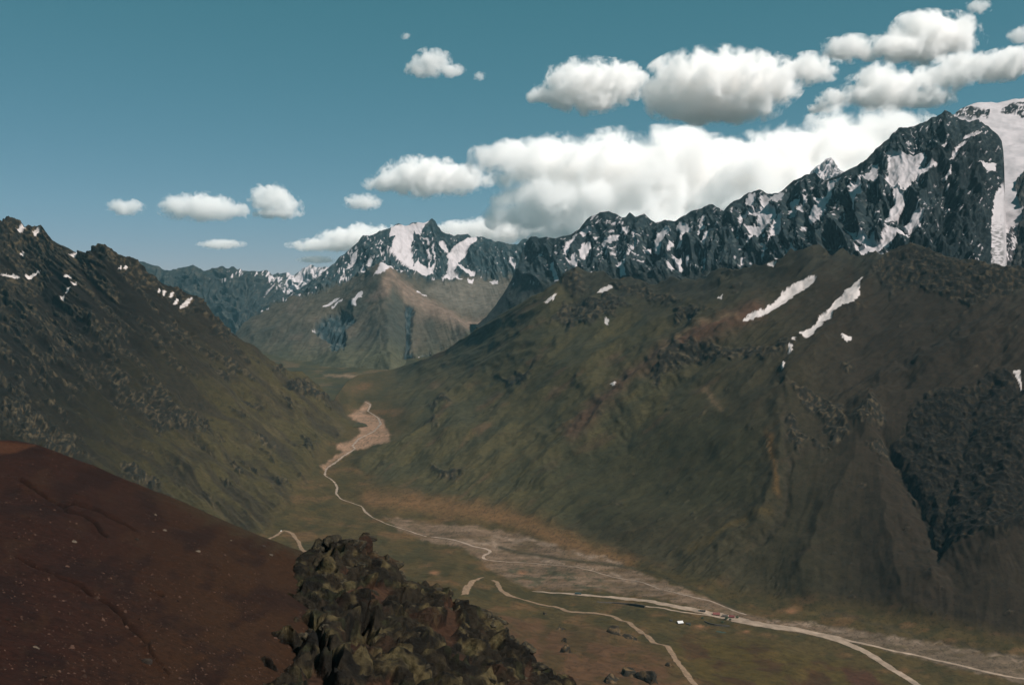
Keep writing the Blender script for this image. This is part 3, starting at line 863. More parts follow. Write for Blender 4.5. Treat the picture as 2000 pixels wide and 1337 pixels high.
rocksR = [R7([(200, 790), (270, 720), (380, 660), (560, 640), (680, 690), (560, 740), (430, 800), (300, 820)]), R7([(850, 970), (900, 920), (1000, 920), (1250, 930), (1450, 950), (1520, 890), (1540, 920), (1500, 990), (1250, 990), (1000, 1000), (900, 1050), (760, 1140), (800, 1060)]),
          R7([(280, 560), (330, 520), (380, 540), (400, 620), (330, 640)]), R7([(900, 740), (980, 710), (1100, 720), (1000, 760), (880, 790)]), R7([(1490, 1130), (1560, 1160), (1700, 1200), (1760, 1337), (1650, 1300), (1560, 1220)]),
          R8([(650, 330), (760, 370), (900, 410), (970, 450), (960, 540), (1000, 640), (900, 660), (860, 560), (760, 430)]), R8([(1000, 540), (1060, 470), (1140, 460), (1200, 500), (1200, 560), (1090, 590), (1020, 580)]),
          R8([(1230, 700), (1290, 600), (1350, 480), (1420, 400), (1500, 350), (1700, 320), (1760, 240), (1850, 220), (1950, 330), (2300, 300), (2300, 900), (1980, 1100), (1840, 1190), (1520, 1220), (1470, 1170), (1400, 1000), (1330, 880), (1260, 800)]),
          R8([(1090, 680), (1180, 650), (1240, 700), (1180, 740), (1110, 700)]), R8([(660, 500), (720, 560), (760, 640), (730, 720), (680, 640), (650, 560)]), R8([(790, 620), (830, 630), (880, 690), (840, 690)]), R8([(960, 190), (1010, 180), (1030, 230), (970, 240)]),
          [(1700, 545), (1720, 515), (1745, 492), (1780, 478), (1850, 498), (1935, 515), (2150, 500), (2150, 545), (1980, 560), (1900, 590), (1850, 585), (1800, 560), (1740, 575)], [(1200, 555), (1260, 560), (1330, 590), (1300, 600), (1230, 580)],
          zp(550, 680, 1966 / 500, [(1120, 470), (1190, 430), (1260, 390), (1340, 430), (1280, 480), (1230, 480)]), zp(550, 680, 1966 / 500, [(1100, 600), (1180, 560), (1200, 600), (1150, 640)]), zp(550, 680, 1966 / 500, [(1700, 270), (1800, 200), (1966, 180), (1900, 250), (1750, 300)]),
          zp(550, 680, 1966 / 500, [(1150, 920), (1300, 930), (1420, 930), (1300, 990), (1180, 970)])]
rk = np.zeros(px.shape)
wox, woy = warp(px, row, 9, 26, 8.0)
for q in rocksL + rocksR:
    rk = np.maximum(rk, sst(-region(sd_poly, q, wox, woy), -5, 5))
# scattered ribs of rock along the fall lines
upl = leftm * (1 - sst(row, 850, 1000))
nl = fbm2(aL / 16, bL / 70, 4, 6.2)
rk = np.maximum(rk, sst(nl - .46 + .42 * (1 - sst(row, 600, 860)) + .3 * sst(330 - px, 0, 250), .1, .35) * leftm * (1 - sst(row - px * .25, 800, 950)) * .85)
nr = fbm2(aR / 15, bR / 60, 4, 2.2)
hi = sst(640 + .1 * (px - 1100) - row, -60, 60)
rk = np.maximum(rk, sst(nr - .65 + .25 * hi, .15, .5) * rightm * .55)
# snow left on the grass
gsn = [R7([(1265, 805), (1300, 775), (1380, 740), (1450, 670), (1500, 610), (1560, 570), (1640, 535), (1655, 545), (1640, 570), (1580, 605), (1530, 640), (1480, 690), (1420, 740), (1340, 785)]),
       R7([(1905, 560), (1890, 600), (1890, 660), (1860, 700), (1800, 710), (1750, 750), (1740, 790), (1700, 800), (1690, 830), (1660, 850), (1640, 890), (1600, 905), (1565, 880), (1620, 850), (1660, 820), (1680, 770), (1720, 750), (1760, 690), (1800, 660), (1810, 620), (1850, 600)]),
       R7([(1795, 870), (1840, 870), (1848, 890), (1820, 905)]), R7([(1525, 910), (1545, 905), (1540, 925), (1528, 932)]), R7([(1510, 950), (1528, 955), (1525, 985), (1510, 985)]), R7([(1475, 1045), (1485, 1045), (1480, 1080), (1475, 1080)]),
       R7([(470, 625), (500, 600), (530, 585), (548, 592), (530, 615), (490, 625)]), R7([(508, 790), (515, 765), (530, 770), (525, 795)]), R7([(195, 690), (250, 655), (240, 680), (205, 698)]), R7([(1130, 665), (1150, 655), (1145, 672)]), R7([(970, 770), (990, 770), (985, 785)]), R7([(545, 1125), (565, 1115), (560, 1130)]),
       R7([(1400, 465), (1445, 458), (1430, 485), (1405, 480)]), R8([(1895, 235), (1925, 235), (1930, 290), (1935, 330), (1915, 280)]),
       Lz([(130, 430), (200, 415), (215, 420), (150, 447)]), Lz([(15, 455), (70, 445), (110, 455), (60, 465)]), Lz([(370, 475), (390, 458), (398, 468), (380, 482)]), Lz([(405, 510), (425, 497), (432, 508), (415, 517)]), Lz([(368, 550), (385, 525), (398, 532), (382, 552)]), Lz([(338, 575), (355, 568), (355, 583), (342, 585)]),
       Lz([(860, 530), (875, 505), (880, 510), (868, 535)]), Lz([(885, 545), (905, 508), (910, 515), (893, 548)]), Lz([(928, 550), (940, 530), (946, 533), (936, 552)]), Lz([(950, 590), (970, 560), (976, 565), (960, 592)]), Lz([(985, 610), (1010, 580), (1028, 575), (1020, 595), (1000, 612)]), Lz([(675, 405), (685, 392), (690, 402)]), Lz([(645, 418), (655, 400), (660, 410)]),
       Lz([(385, 335), (410, 300), (420, 310), (400, 340)]), Lz([(110, 305), (128, 298), (126, 312)]), Lz([(90, 190), (120, 165), (140, 185), (110, 200)]), Lz([(180, 215), (215, 190), (225, 215), (195, 235)])]
snx, sny = warp(px, row, 1.6, 7, 3.5)
snowm = np.zeros(px.shape)
for k, q in enumerate(gsn):
    d = region(sd_poly, q, snx, sny, 12)
    s.reg[(d < .9) & vis] = 10 + k
    snowm = np.maximum(snowm, sst(-d, -3, 2))
# stream gully below the second snow tongue
gully = region(sd_line, [(1549, 680), (1542, 700), (1530, 735), (1526, 760), (1532, 800), (1536, 860), (1540, 920), (1536, 980), (1535, 1020), (1510, 1050), (1480, 1075)], wx, wy, 60)
bank = np.exp(-(region(sd_line, river_px[11:], px + 0, row + 4, 30) / 5) ** 2)
# relief
gul_l = ridged2(aL / 34, bL / 150, 4, 3.2)
vfall = sst(px + .3 * (row - 850), 1450, 1600) * sst(row, 760, 880)
gul_r = ridged2(aR / 40, bR / 170, 4, 5.7) * (1 - vfall) + ridged2((px - (px - 1690) * sst(row, 850, 1150) * .45) / 22, row / 190, 3, 3.7) * vfall * .18
conev = np.abs(fbm2((px - 1690) / np.maximum(60, (row - 840) * .6 + 20), row / 400, 3, 2.0))
d = 11 * gul_l * leftm + 12 * gul_r * rightm * (1 - .6 * sst(-region(sd_poly, [(1150, 780), (1500, 760), (1530, 1060), (1250, 1090), (1080, 1000)], px, row), -40, 30))
d += (9 * leftm + 8 * rightm) * fbm3(s.P, 140, 3) + (1.2 + 4 * nearslope) * fbm3(s.P, 60, 3) * (.3 + .7 * np.clip(floor, 0, 1))
# spurs (+) and gullies (-) drawn from the picture: line, metres, reach
FORMS = [([(1130, 531), (1100, 572), (1060, 622), (1000, 685), (930, 745), (870, 800)], 30, 26), ([(1190, 585), (1120, 640), (1050, 722), (960, 795), (880, 862)], 18, 28), ([(1480, 612), (1390, 650), (1300, 700), (1200, 790), (1120, 862), (1050, 920)], 32, 38),
         ([(1450, 540), (1350, 605), (1270, 645), (1190, 690), (1130, 740)], 18, 28), ([(1380, 580), (1300, 650), (1210, 715), (1120, 790), (1000, 862)], -18, 30), ([(1150, 560), (1100, 640), (1020, 735), (930, 815)], -16, 20),
         ([(1548, 690), (1532, 765), (1526, 850), (1516, 950), (1484, 1035), (1410, 1085)], 30, 46), ([(1690, 852), (1645, 950), (1600, 1050), (1570, 1120)], 26, 52), ([(1692, 852), (1722, 960), (1745, 1090), (1760, 1150)], 26, 54), ([(1725, 870), (1790, 980), (1828, 1070), (1845, 1130)], -34, 28),
         ([(2050, 620), (1950, 655), (1850, 690), (1750, 745), (1690, 800)], 34, 30), ([(2000, 560), (1880, 620), (1780, 690), (1680, 740), (1590, 790)], -24, 30), ([(2120, 1000), (1990, 1045), (1900, 1075), (1845, 1095), (1825, 1140)], 44, 34),
         ([(1720, 510), (1680, 570), (1640, 640), (1590, 700), (1560, 740)], 26, 30), ([(1600, 490), (1540, 570), (1460, 640), (1360, 690), (1290, 720)], 12, 30), ([(1560, 560), (1480, 640), (1400, 690), (1310, 760), (1220, 850)], -18, 26), ([(1950, 700), (1900, 800), (1880, 900), (1850, 1000), (1835, 1075)], -18, 24), ([(2040, 760), (1985, 850), (1950, 960), (1920, 1050)], 16, 24),
         ([(194, 487), (260, 570), (330, 660), (420, 760), (480, 840), (520, 900)], 26, 22), ([(100, 478), (150, 580), (230, 700), (330, 800), (420, 878)], 34, 24), ([(0, 560), (100, 680), (200, 800), (300, 885), (380, 940)], 34, 24), ([(377, 585), (430, 680), (500, 770), (560, 845), (600, 880)], 20, 20), ([(480, 672), (540, 760), (590, 800)], 16, 18),
         ([(140, 490), (200, 590), (290, 700), (390, 810), (460, 880)], -26, 22), ([(40, 480), (90, 600), (180, 730), (260, 830)], -28, 22), ([(290, 530), (350, 620), (440, 730), (520, 820)], -20, 20), ([(640, 915), (760, 880), (900, 850), (980, 860)], 14, 30), ([(700, 940), (800, 930), (950, 930), (1040, 960)], -10, 24)]
form = np.zeros(px.shape)
fx, fy = warp(px, row, 9, 45, 7.0)
for ln, am_, wd in FORMS:
    q = region(sd_line, ln, fx, fy, wd * 4)
    form += am_ * np.exp(-np.sqrt(q * q + 9) / wd)
form -= 34 * np.exp(-(((px - 1270) / 150) ** 2 + ((row - 925) / 85) ** 2))
d = d * .8
crag = ridged3(s.P, 45, 4)
d += rk * (7 * crag + 4) * (1 - sst(row, 1180, 1300) * .6)
d += rk * leftm * 11 * ridged2(aL / 9, bL / 30, 3, 9.2)
d -= 5 * np.exp(-(gully / 8) ** 2)
d = d * (1 - .8 * snowm) + form * np.maximum(leftm, rightm)
d[s.nv:] = d[s.nv - 1]
s.displace(d)
s.P[..., 2] -= 2.2 * bank * vis
# colours of the ground, with edge falloff and shaded bank painted in
tex1 = fbm2(px / 40, row / 22, 4, 1.0)
s.col[:] = GRASS
s.col = mixc(s.col, GRASS2, sst(tex1, -.3, .6))
s.col = mixc(s.col, lin(104, 84, 62), sst(fbm2(px / 70, row / 24, 4, 6.0), .1, .8) * .65)
cl = np.broadcast_to(lin(78, 74, 50), s.col.shape)
cl = mixc(cl, lin(64, 60, 48), sst(fbm2(aL / 20, bL / 120, 4, 2.0), -.4, .5))
cl = mixc(cl, lin(90, 84, 62), sst(fbm2(aL / 14, bL / 100, 4, 9.0), .25, .9) * .7)
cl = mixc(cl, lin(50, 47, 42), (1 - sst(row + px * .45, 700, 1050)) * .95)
cl = cl * (.33 + .5 * sst(px + .4 * (row - 700), 150, 620))[..., None]  # falloff of light towards the far left painted into the colour
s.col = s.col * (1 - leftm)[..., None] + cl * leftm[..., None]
cr = np.broadcast_to(lin(80, 78, 56), s.col.shape)
cr = mixc(cr, lin(68, 70, 54), sst(fbm2(aR / 30, bR / 130, 2, 4.0), -.3, .5))
cr = mixc(cr, lin(92, 78, 62), sst(fbm2(aR / 18, bR / 100, 3, 8.0), .3, 1.0) * .75)
cr = mixc(cr, lin(92, 88, 58), sst(fbm2(aR / 17, bR / 90, 3, 3.0), .3, .9) * .5)
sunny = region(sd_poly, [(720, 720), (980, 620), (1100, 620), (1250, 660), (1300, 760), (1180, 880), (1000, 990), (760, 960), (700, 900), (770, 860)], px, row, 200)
cr = mixc(cr, lin(62, 60, 48), sst(sunny, -30, 160) * .75)  # turf painted darker outside the sunny patch
cr = cr * (.86 - .46 * sst(px + .1 * (row - 800), 1350, 1800))[..., None]  # fading light towards the right edge painted into the turf
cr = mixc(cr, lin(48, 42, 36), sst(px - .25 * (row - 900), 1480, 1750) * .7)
redst = region(sd_line, [(1120, 850), (1180, 790), (1230, 740), (1310, 690), (1400, 650), (1480, 620)], wx, wy, 60)
cr = mixc(cr, lin(92, 70, 60), np.exp(-(redst / 17) ** 2) * .75)
pale = np.minimum(region(sd_line, [(1300, 690), (1350, 655), (1390, 640), (1440, 632)], wx, wy, 40), region(sd_line, [(1364, 758), (1390, 775), (1410, 795)], wx, wy, 40))
cr = mixc(cr, lin(110, 98, 80), np.exp(-(pale / 6) ** 2) * .7)
ora = region(sd_poly, [(1498, 850), (1512, 870), (1518, 930), (1524, 985), (1514, 975), (1508, 920), (1500, 880)], *warp(px, row, 4, 20, 4.0), 40)
cr = mixc(cr, lin(104, 84, 54), sst(-ora, -6, 6) * .7)
yel = region(sd_line, [(1350, 1075), (1390, 1058), (1430, 1034), (1470, 1022), (1510, 1012)], wx, wy, 50)
cr = mixc(cr, lin(84, 75, 48), np.exp(-(yel / 10) ** 2) * .6)
hollow = region(sd_poly, [(1030, 940), (1150, 860), (1400, 800), (1490, 850), (1480, 980), (1300, 1010), (1130, 1030), (1040, 1005)], wx, wy, 60)
cr = mixc(cr, lin(58, 60, 44), sst(-hollow, -20, 30) * .6)
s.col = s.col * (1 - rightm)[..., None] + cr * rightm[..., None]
# tan apron at the foot of the right side, gravel plains, earth of the near slope
apron = region(sd_line, [(720, 972), (800, 982), (900, 993), (1000, 1010), (1080, 1045), (1150, 1078), (1225, 1100)], wx, wy, 70)
s.col = mixc(s.col, lin(112, 90, 66), np.exp(-(apron / 17) ** 2) * .8)
grav = [[(745, 1005), (830, 1020), (920, 1025), (1010, 1040), (1100, 1068), (1180, 1090), (1240, 1112), (1320, 1143), (1385, 1168), (1470, 1202), (1560, 1212), (1680, 1228), (1800, 1250), (1950, 1275), (2150, 1290), (2150, 1370), (1980, 1330), (1850, 1300), (1700, 1262), (1560, 1235), (1460, 1214), (1380, 1192),
         (1280, 1168), (1150, 1153), (1040, 1150), (985, 1130), (950, 1105), (900, 1072), (840, 1058), (780, 1035)],
        zp(550, 680, 1966 / 500, [(650, 400), (690, 440), (660, 480), (740, 520), (780, 560), (800, 600), (840, 660), (830, 720), (740, 745), (610, 765), (500, 820), (440, 860), (370, 890), (340, 930), (310, 900), (350, 870), (440, 820), (480, 790), (420, 770), (430, 730), (540, 700), (600, 650), (590, 600), (560, 560), (510, 520), (560, 480), (630, 440)])]
for i, q in enumerate(grav):
    dd = region(sd_poly, q, *warp(px, row, 5, 22, 2.0), 40)
    m = sst(-dd, -3, 5)
    pat = sst(fbm2((px + 3.2 * row) / 130, row / 5, 4, 3.3), -.5, .7)
    base_c = mixc(np.broadcast_to(lin(102, 90, 78), s.col.shape), lin(122, 109, 97), pat) if i == 0 else mixc(np.broadcast_to(lin(158, 134, 118), s.col.shape), lin(136, 118, 104), pat)
    far_right = sst(px, 1500, 1700) * (i == 0)
    base_c = mixc(base_c, lin(98, 92, 84), far_right * .7)
    veg = sst(fbm2((px + 2.5 * row) / 60, row / 9, 4, 7.3), .12, .5) * (i == 0)
    s.col = mixc(s.col, base_c, m * (1 - .5 * veg))
for i, ln in enumerate(([(800, 1030), (900, 1046), (1000, 1058), (1090, 1076), (1180, 1096), (1250, 1120)], [(850, 1052), (960, 1062), (1060, 1090), (1150, 1108), (1260, 1140), (1350, 1165)], [(990, 1110), (1080, 1118), (1180, 1135), (1290, 1158), (1400, 1186)],
                       [(1480, 1212), (1600, 1222), (1720, 1240), (1850, 1262), (2000, 1290)], [(1560, 1228), (1700, 1252), (1830, 1275), (2000, 1312)], [(960, 1048), (1060, 1062), (1150, 1086), (1210, 1100)], [(1040, 1100), (1130, 1112), (1230, 1128), (1330, 1152)])):
    q = region(sd_line, ln, *warp(px, row, 7, 35, 3.0 + i), 30)
    s.col = mixc(s.col, lin(152, 142, 134) if i % 2 else lin(84, 78, 68), np.exp(-(q / (2.2 + (i % 3))) ** 2) * sst(fbm2(px / 40, row / 12, 2, 2.0 + i), -.5, .3) * .5)
scarp_shade = region(sd_line, [(975, 1068), (1010, 1078), (1060, 1085), (1100, 1092), (1160, 1098), (1230, 1108), (1280, 1118), (1330, 1142), (1370, 1155), (1400, 1172), (1440, 1188)], px, row, 30)
s.col = mixc(s.col, lin(58, 58, 44), np.exp(-(scarp_shade / 3.2) ** 2) * .85)  # shade on the far bank scarp painted as a dark line
grn = region(sd_poly, [(990, 1100), (1060, 1105), (1180, 1128), (1190, 1150), (1100, 1152), (1010, 1140)], *warp(px, row, 10, 22, 5.0), 40)
s.col = mixc(s.col, lin(70, 74, 60), sst(-grn, -8, 8) * sst(fbm2(px / 26, row / 9, 3, 1.1), -.1, .4) * .8)
dark_line = region(sd_line, [(1600, 1197), (1650, 1200), (1720, 1222), (1800, 1243), (1900, 1262), (2000, 1285)], wx, wy, 40)
s.col = mixc(s.col, lin(60, 58, 48), np.exp(-(dark_line / 4) ** 2) * .6)  # darker line along the foot of the right side
earth = region(sd_poly, [(880, 1190), (960, 1195), (1080, 1220), (1180, 1240), (1270, 1262), (1320, 1300), (1345, 1345), (1330, 1440), (850, 1440), (850, 1250)], *warp(px, row, 12, 50, 3.0), 80)
em = sst(-earth, -18, 22)
s.col = mixc(s.col, mixc(np.broadcast_to(lin(88, 69, 53), s.col.shape), lin(74, 63, 44), sst(fbm2(px / 50, row / 30, 4, 2.9), -.3, .5)), em)
gr2 = region(sd_poly, [(1350, 1240), (1500, 1255), (1640, 1290), (1780, 1345), (1800, 1440), (1380, 1440), (1370, 1330), (1310, 1260)], *warp(px, row, 10, 50, 5.0), 80)
s.col = mixc(s.col, mixc(np.broadcast_to(lin(76, 68, 38), s.col.shape), lin(66, 50, 36), sst(fbm2((px - row) / 60, row / 30, 4, 8.8), .0, .6)), sst(-gr2, -20, 20) * .8)
purple = region(sd_poly, [(1640, 1300), (1690, 1310), (1740, 1340), (1730, 1400), (1690, 1400), (1660, 1330)], *warp(px, row, 6, 30, 6.0), 40)
s.col = mixc(s.col, lin(74, 50, 44), sst(-purple, -8, 8) * .8)
for (x, y, r) in ((1367, 1222, 7), (1458, 1232, 6), (1020, 1118, 8), (848, 1118, 9), (1545, 1193, 9)):
    s.col = mixc(s.col, lin(140, 108, 86), np.exp(-(((px - x) / r) ** 2 + ((row - y) / (r * .42)) ** 2)) * .9)
# scree and broken rock under the range, fading into the turf
topd = row - pl([(1100, 545), (1200, 545), (1300, 550), (1400, 540), (1500, 518), (1560, 496), (1640, 492), (1720, 508), (1800, 486), (2000, 525)], px)
scr = (1 - sst(topd + 34 * fbm2(px / 40, row / 30, 3, 5.9), 10, 80)) * sst(px, 1080, 1140)
s.col = mixc(s.col, mixc(np.broadcast_to(lin(56, 58, 52), s.col.shape), lin(42, 45, 43), sst(fbm2(aR / 10, bR / 24, 4, 3.9), -.2, .5)), scr * .85)
# the bare rock
rc = mixc(np.broadcast_to(lin(38, 39, 36), s.col.shape), lin(86, 80, 66), sst(fbm2(px / 7, row / 7, 4, 7.7) + leftm * .35 * fbm2(aL / 7, bL / 30, 3, 1.9), -.05, .7))
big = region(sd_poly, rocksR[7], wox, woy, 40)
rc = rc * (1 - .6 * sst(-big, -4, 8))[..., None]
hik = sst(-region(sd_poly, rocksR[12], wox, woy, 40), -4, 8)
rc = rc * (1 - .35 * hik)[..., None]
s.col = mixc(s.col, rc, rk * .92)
gl = np.exp(-(gully / 5) ** 2) * .35
s.col = mixc(s.col, lin(52, 48, 42), gl)
tufts = sst(fbm2(px / 3.6, row / 2.0, 2, 4.9) + .35 * fbm2(px / 60, row / 40, 2, 3.9), .5, .8) * sst(row, 640, 860) * (1 - rk)
s.col = mixc(s.col, lin(48, 48, 34), tufts * .6)
s.col[s.reg >= 10] = mixc(np.broadcast_to(lin(214, 204, 200), s.col.shape), lin(140, 128, 118), sst(fbm2(px / 9, row / 6, 3, 5.1), .25, .9) * .45)[s.reg >= 10]
s.col = s.col * np.where((s.reg >= 10)[..., None], 1.0, np.array((.91, .785, .665)))
left_id = (leftm > .5) & (s.reg == 0)
right_id = (rightm > .5) & (s.reg == 0)
s.reg[left_id] = 1
s.reg[right_id] = 2
snow_side = {}
for k, q in enumerate(gsn):
    snow_side[10 + k] = ('snow_patch', M_SNOW, 1 if np.mean([p[0] for p in q]) < 700 else 2)
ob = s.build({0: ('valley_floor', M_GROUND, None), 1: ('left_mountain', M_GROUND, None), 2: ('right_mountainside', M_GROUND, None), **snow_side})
for k in (0, 1, 2):
    tag(ob[k], kind='structure')
VALLEY, LEFTM, RIGHTM = ob[0], ob[1], ob[2]

# ------------------------------------------------------------------ roads, tracks and water laid on the valley
def drape(sheet, line, width, lift, step=3.0, edge=.12, seed=0.0):
    """a ribbon that follows the ground: line in picture points, width in metres (number or one per point)"""
    L = np.array(line, float)
    wd = np.full(len(L), float(width)) if np.isscalar(width) else np.array(width, float)
    q = sheet.at(L[:, 0], L[:, 1])
    seg = np.r_[0, np.cumsum(np.linalg.norm(np.diff(q[:, :2], axis=0), axis=1))]
    n = max(4, int(seg[-1] / step))
    tt = np.linspace(0, seg[-1], n)
    # smooth the corners
    cx, cy = np.interp(tt, seg, L[:, 0]), np.interp(tt, seg, L[:, 1])
    k = np.ones(5) / 5
    for _ in range(6):
        cx = np.convolve(np.pad(cx, 2, 'edge'), k, 'valid')
        cy = np.convolve(np.pad(cy, 2, 'edge'), k, 'valid')
    w = np.interp(tt, seg, wd) * (1 + edge * fbm2(tt / 25, 0 * tt, 3, seed))
    c = sheet.at(cx, cy)
    tan = np.gradient(c[:, :2], axis=0)
    tan /= np.linalg.norm(tan, axis=1)[:, None] + 1e-9
    nor = np.stack([-tan[:, 1], tan[:, 0]], 1)
    rows = []
    for f in (-.5, -.25, 0, .25, .5):
        p = c.copy()
        wob = 1 + (.22 * fbm2(tt / 14, 0 * tt + f * 7, 3, seed + 2) if abs(f) == .5 else 0)
        p[:, :2] += nor * (w * f * wob)[:, None]
        v = p - CAM
        depth = v[:, 1] * cp + v[:, 2] * sp
        ppx = 1000 + F * v[:, 0] / depth
        pry = 668.5 - F * (-v[:, 1] * sp + v[:, 2] * cp) / depth
        g = sheet.at(ppx, pry)
        g[:, 2] += lift * (1.0 if abs(f) < .5 else .5)
        rows.append(g)
    V = np.array(rows).transpose(1, 0, 2)
    idx = np.arange(V.shape[0] * 5).reshape(-1, 5)
    Q = np.stack([idx[:-1, :-1], idx[:-1, 1:], idx[1:, 1:], idx[1:, :-1]], -1).reshape(-1, 4)
    return V.reshape(-1, 3), Q


M_ROAD = plain_mat('packed gravel', lin(122, 107, 93), .95, .3, .06, spec=.1)
M_TRACK = plain_mat('dirt track', lin(106, 88, 71), .95, .3, .15, spec=.1)
M_STREAM = plain_mat('stream bed and milky water', lin(118, 103, 90), .6, .4, .05, spec=.25)


def road(name, line, width, mat, lift=.6, edge=.12, seed=0.0):
    V, Q = drape(G, line, width, lift, edge=edge, seed=seed)
    Q = Q[:, ::-1]
    return tag(link(name, make_mesh(name, V, Q, mat)), kind='structure')


road('main_road', [(1033, 1154), (1080, 1157), (1130, 1161), (1190, 1165), (1260, 1172), (1310, 1181), (1350, 1189), (1400, 1200), (1450, 1212), (1500, 1221), (1560, 1231), (1610, 1242), (1650, 1253), (1690, 1270), (1735, 1300), (1770, 1322), (1810, 1348), (1860, 1385)],
     [5, 10, 12, 15, 17, 19, 22, 28, 30, 28, 24, 21, 19, 17, 14, 13, 13, 13], M_ROAD, .8, .08)
road('side_road', [(1462, 1212), (1500, 1217), (1560, 1226), (1620, 1240), (1690, 1257), (1760, 1273), (1830, 1289), (1890, 1303), (1950, 1318), (2010, 1326), (2100, 1340)], 8, M_ROAD, .6, .1)
road('lower_road', [(1255, 1182), (1290, 1187), (1330, 1194), (1360, 1197), (1395, 1203)], 7, M_ROAD, .6, .1)
road('dirt_track', [(958, 1131), (970, 1135), (975, 1146), (985, 1158), (1010, 1168), (1060, 1180), (1110, 1190), (1160, 1195), (1195, 1203), (1230, 1220), (1255, 1236), (1280, 1254), (1305, 1268), (1318, 1283), (1330, 1303), (1350, 1328), (1375, 1355), (1420, 1400)], 9, M_TRACK, .8)
road('dirt_track', [(907, 1163), (912, 1148), (922, 1136), (935, 1129), (945, 1127)], [14, 13, 11, 8, 4], M_TRACK, .8)
road('dirt_track', [(520, 1056), (532, 1050), (545, 1041), (553, 1034), (562, 1036), (572, 1041), (578, 1052), (586, 1066), (600, 1082)], 8, M_TRACK, .8)
road('river', river_px, [4, 8, 7, 7, 10, 8, 9, 7, 6, 8, 9, 7, 5, 5, 7, 6, 4, 4, 4, 8, 4, 4, 4, 5], M_STREAM, .5, .5, 3)
road('river', river_px2, [5, 7, 8, 8, 7, 8, 7, 4, 3, 3, 3, 3, 3, 3.5, 3.5, 2], M_STREAM, .5, .35, 5)
road('river', river_px3, [3, 4, 7, 5, 5, 5], M_STREAM, .5, .35, 7)

# ------------------------------------------------------------------ THE NEAR RED SLOPE
rtop = [(-200, 826), (0, 858), (30, 859), (75, 870), (140, 893), (200, 915), (260, 938), (330, 965), (400, 997), (450, 1020), (520, 1053), (560, 1068), (600, 1082), (700, 1125), (850, 1210), (1000, 1310), (1060, 1350), (1150, 1420)]
rbot = [(-200, 1560), (900, 1560), (1150, 1580)]
rcx = [(-200, 826, 265), (0, 858, 262), (300, 955, 266), (590, 1080, 272), (850, 1210, 284), (1060, 1350, 272), (1150, 1420, 262), (0, 1337, 100), (300, 1337, 120), (600, 1337, 152), (900, 1337, 195), (-200, 1337, 88), (-200, 1100, 130), (0, 1100, 150), (300, 1150, 166), (600, 1200, 205),
       (0, 1560, 68), (500, 1560, 96), (1000, 1560, 142), (-200, 1560, 60), (1150, 1570, 150)]
s = Sheet(-200, 1150, rtop, rbot, rcx, 430, 300, back=((12, 8), (60, 60), (200, 200), (500, 400), (900, 520)))
px, row = s.PX, s.ROW
wx, wy = warp(px, row, 4, 55, 2.5)
ruts = [([(35, 1092), (90, 1115), (140, 1138), (190, 1165), (240, 1203), (285, 1255)], 4.5), ([(125, 990), (160, 1002), (185, 1020), (205, 1045)], 3), ([(40, 930), (120, 985), (150, 975), (190, 990), (230, 1015), (265, 1035)], 2.5), ([(285, 1255), (300, 1280), (330, 1310)], 2), ([(300, 1150), (318, 1158)], 3)]
d = .25 * fbm3(s.P, 9, 4) + .8 * fbm3(s.P, 45, 2)
rut = np.zeros(px.shape)
for ln, wd in ruts:
    q = region(sd_line, ln, wx, wy, 30)
    rut = np.maximum(rut, np.exp(-(q / wd) ** 2))
    d += .35 * np.exp(-((region(sd_line, ln, wx + 3, wy - 9, 40)) / (wd * 1.4)) ** 2)
d -= 1.1 * rut
d[s.nv:] = d[s.nv - 1]
s.displace(d)
s.col[:] = lin(92, 55, 42)
s.col = mixc(s.col, lin(112, 76, 48), sst(px + .3 * row, 450, 850) * .85)
s.col = mixc(s.col, lin(70, 44, 38), sst(fbm2(wx / 90, wy / 60, 4, 3.0), -.1, .6) * .7)
s.col = mixc(s.col, lin(108, 74, 52), sst(fbm2(wx / 60, wy / 40, 4, 5.0), .2, .9) * .5)
s.col = mixc(s.col, lin(70, 50, 42), sst(fbm2(px / 4, row / 3, 3, 8.0), .35, .9) * .4)
s.col = mixc(s.col, lin(110, 96, 82), sst(fbm2(px / 2.2, row / 1.6, 2, 2.0), .85, 1.1) * .5)
s.col = mixc(s.col, lin(150, 96, 66), sst(-region(sd_poly, [(-40, 862), (30, 862), (72, 873), (30, 884), (-40, 892)], wx, wy, 30), -2, 4) * .8)
s.col = mixc(s.col, lin(46, 36, 32), rut * .8)
s.col = mixc(s.col, lin(112, 80, 58), sst(row - pl(rtop, px), 40, 0) * sst(px, 250, 420) * .6)
s.col *= .205
s.col = mixc(s.col, lin(50, 42, 29), sst(26 - (row - pl(rtop, px)) + 14 * fbm2(px / 30, row / 14, 3, 6.0), 0, 26) * sst(px, 200, 480) * .7)
RS = s
ob = s.build({0: ('red_slope', M_RED, None)})
RED = tag(ob[0], kind='structure')

# ------------------------------------------------------------------ the rocky knoll beside it
kh = 2000 / 700.0
htop = [(470, 1360), (500, 1315), (520, 1282), (530, 1225), (540, 1195), (555, 1170), (566, 1140), (574, 1105), (580, 1094), (588, 1084), (605, 1076), (620, 1070), (628, 1058), (634, 1052), (645, 1049), (655, 1048), (666, 1054), (676, 1052), (690, 1058), (697, 1060), (704, 1046), (711, 1042), (718, 1043), (724, 1050),
        (727, 1058), (732, 1072), (744, 1082), (756, 1084), (774, 1098), (783, 1112), (788, 1128), (812, 1140), (820, 1136), (830, 1133), (842, 1140), (854, 1140), (865, 1146), (875, 1150), (889, 1160), (900, 1163), (910, 1167), (928, 1182), (938, 1187), (949, 1190), (960, 1198), (970, 1206), (978, 1215), (984, 1227), (992, 1240),
        (1001, 1252), (1012, 1258), (1026, 1262), (1040, 1275), (1054, 1290), (1082, 1311), (1110, 1319), (1124, 1338), (1150, 1380), (1180, 1420)]
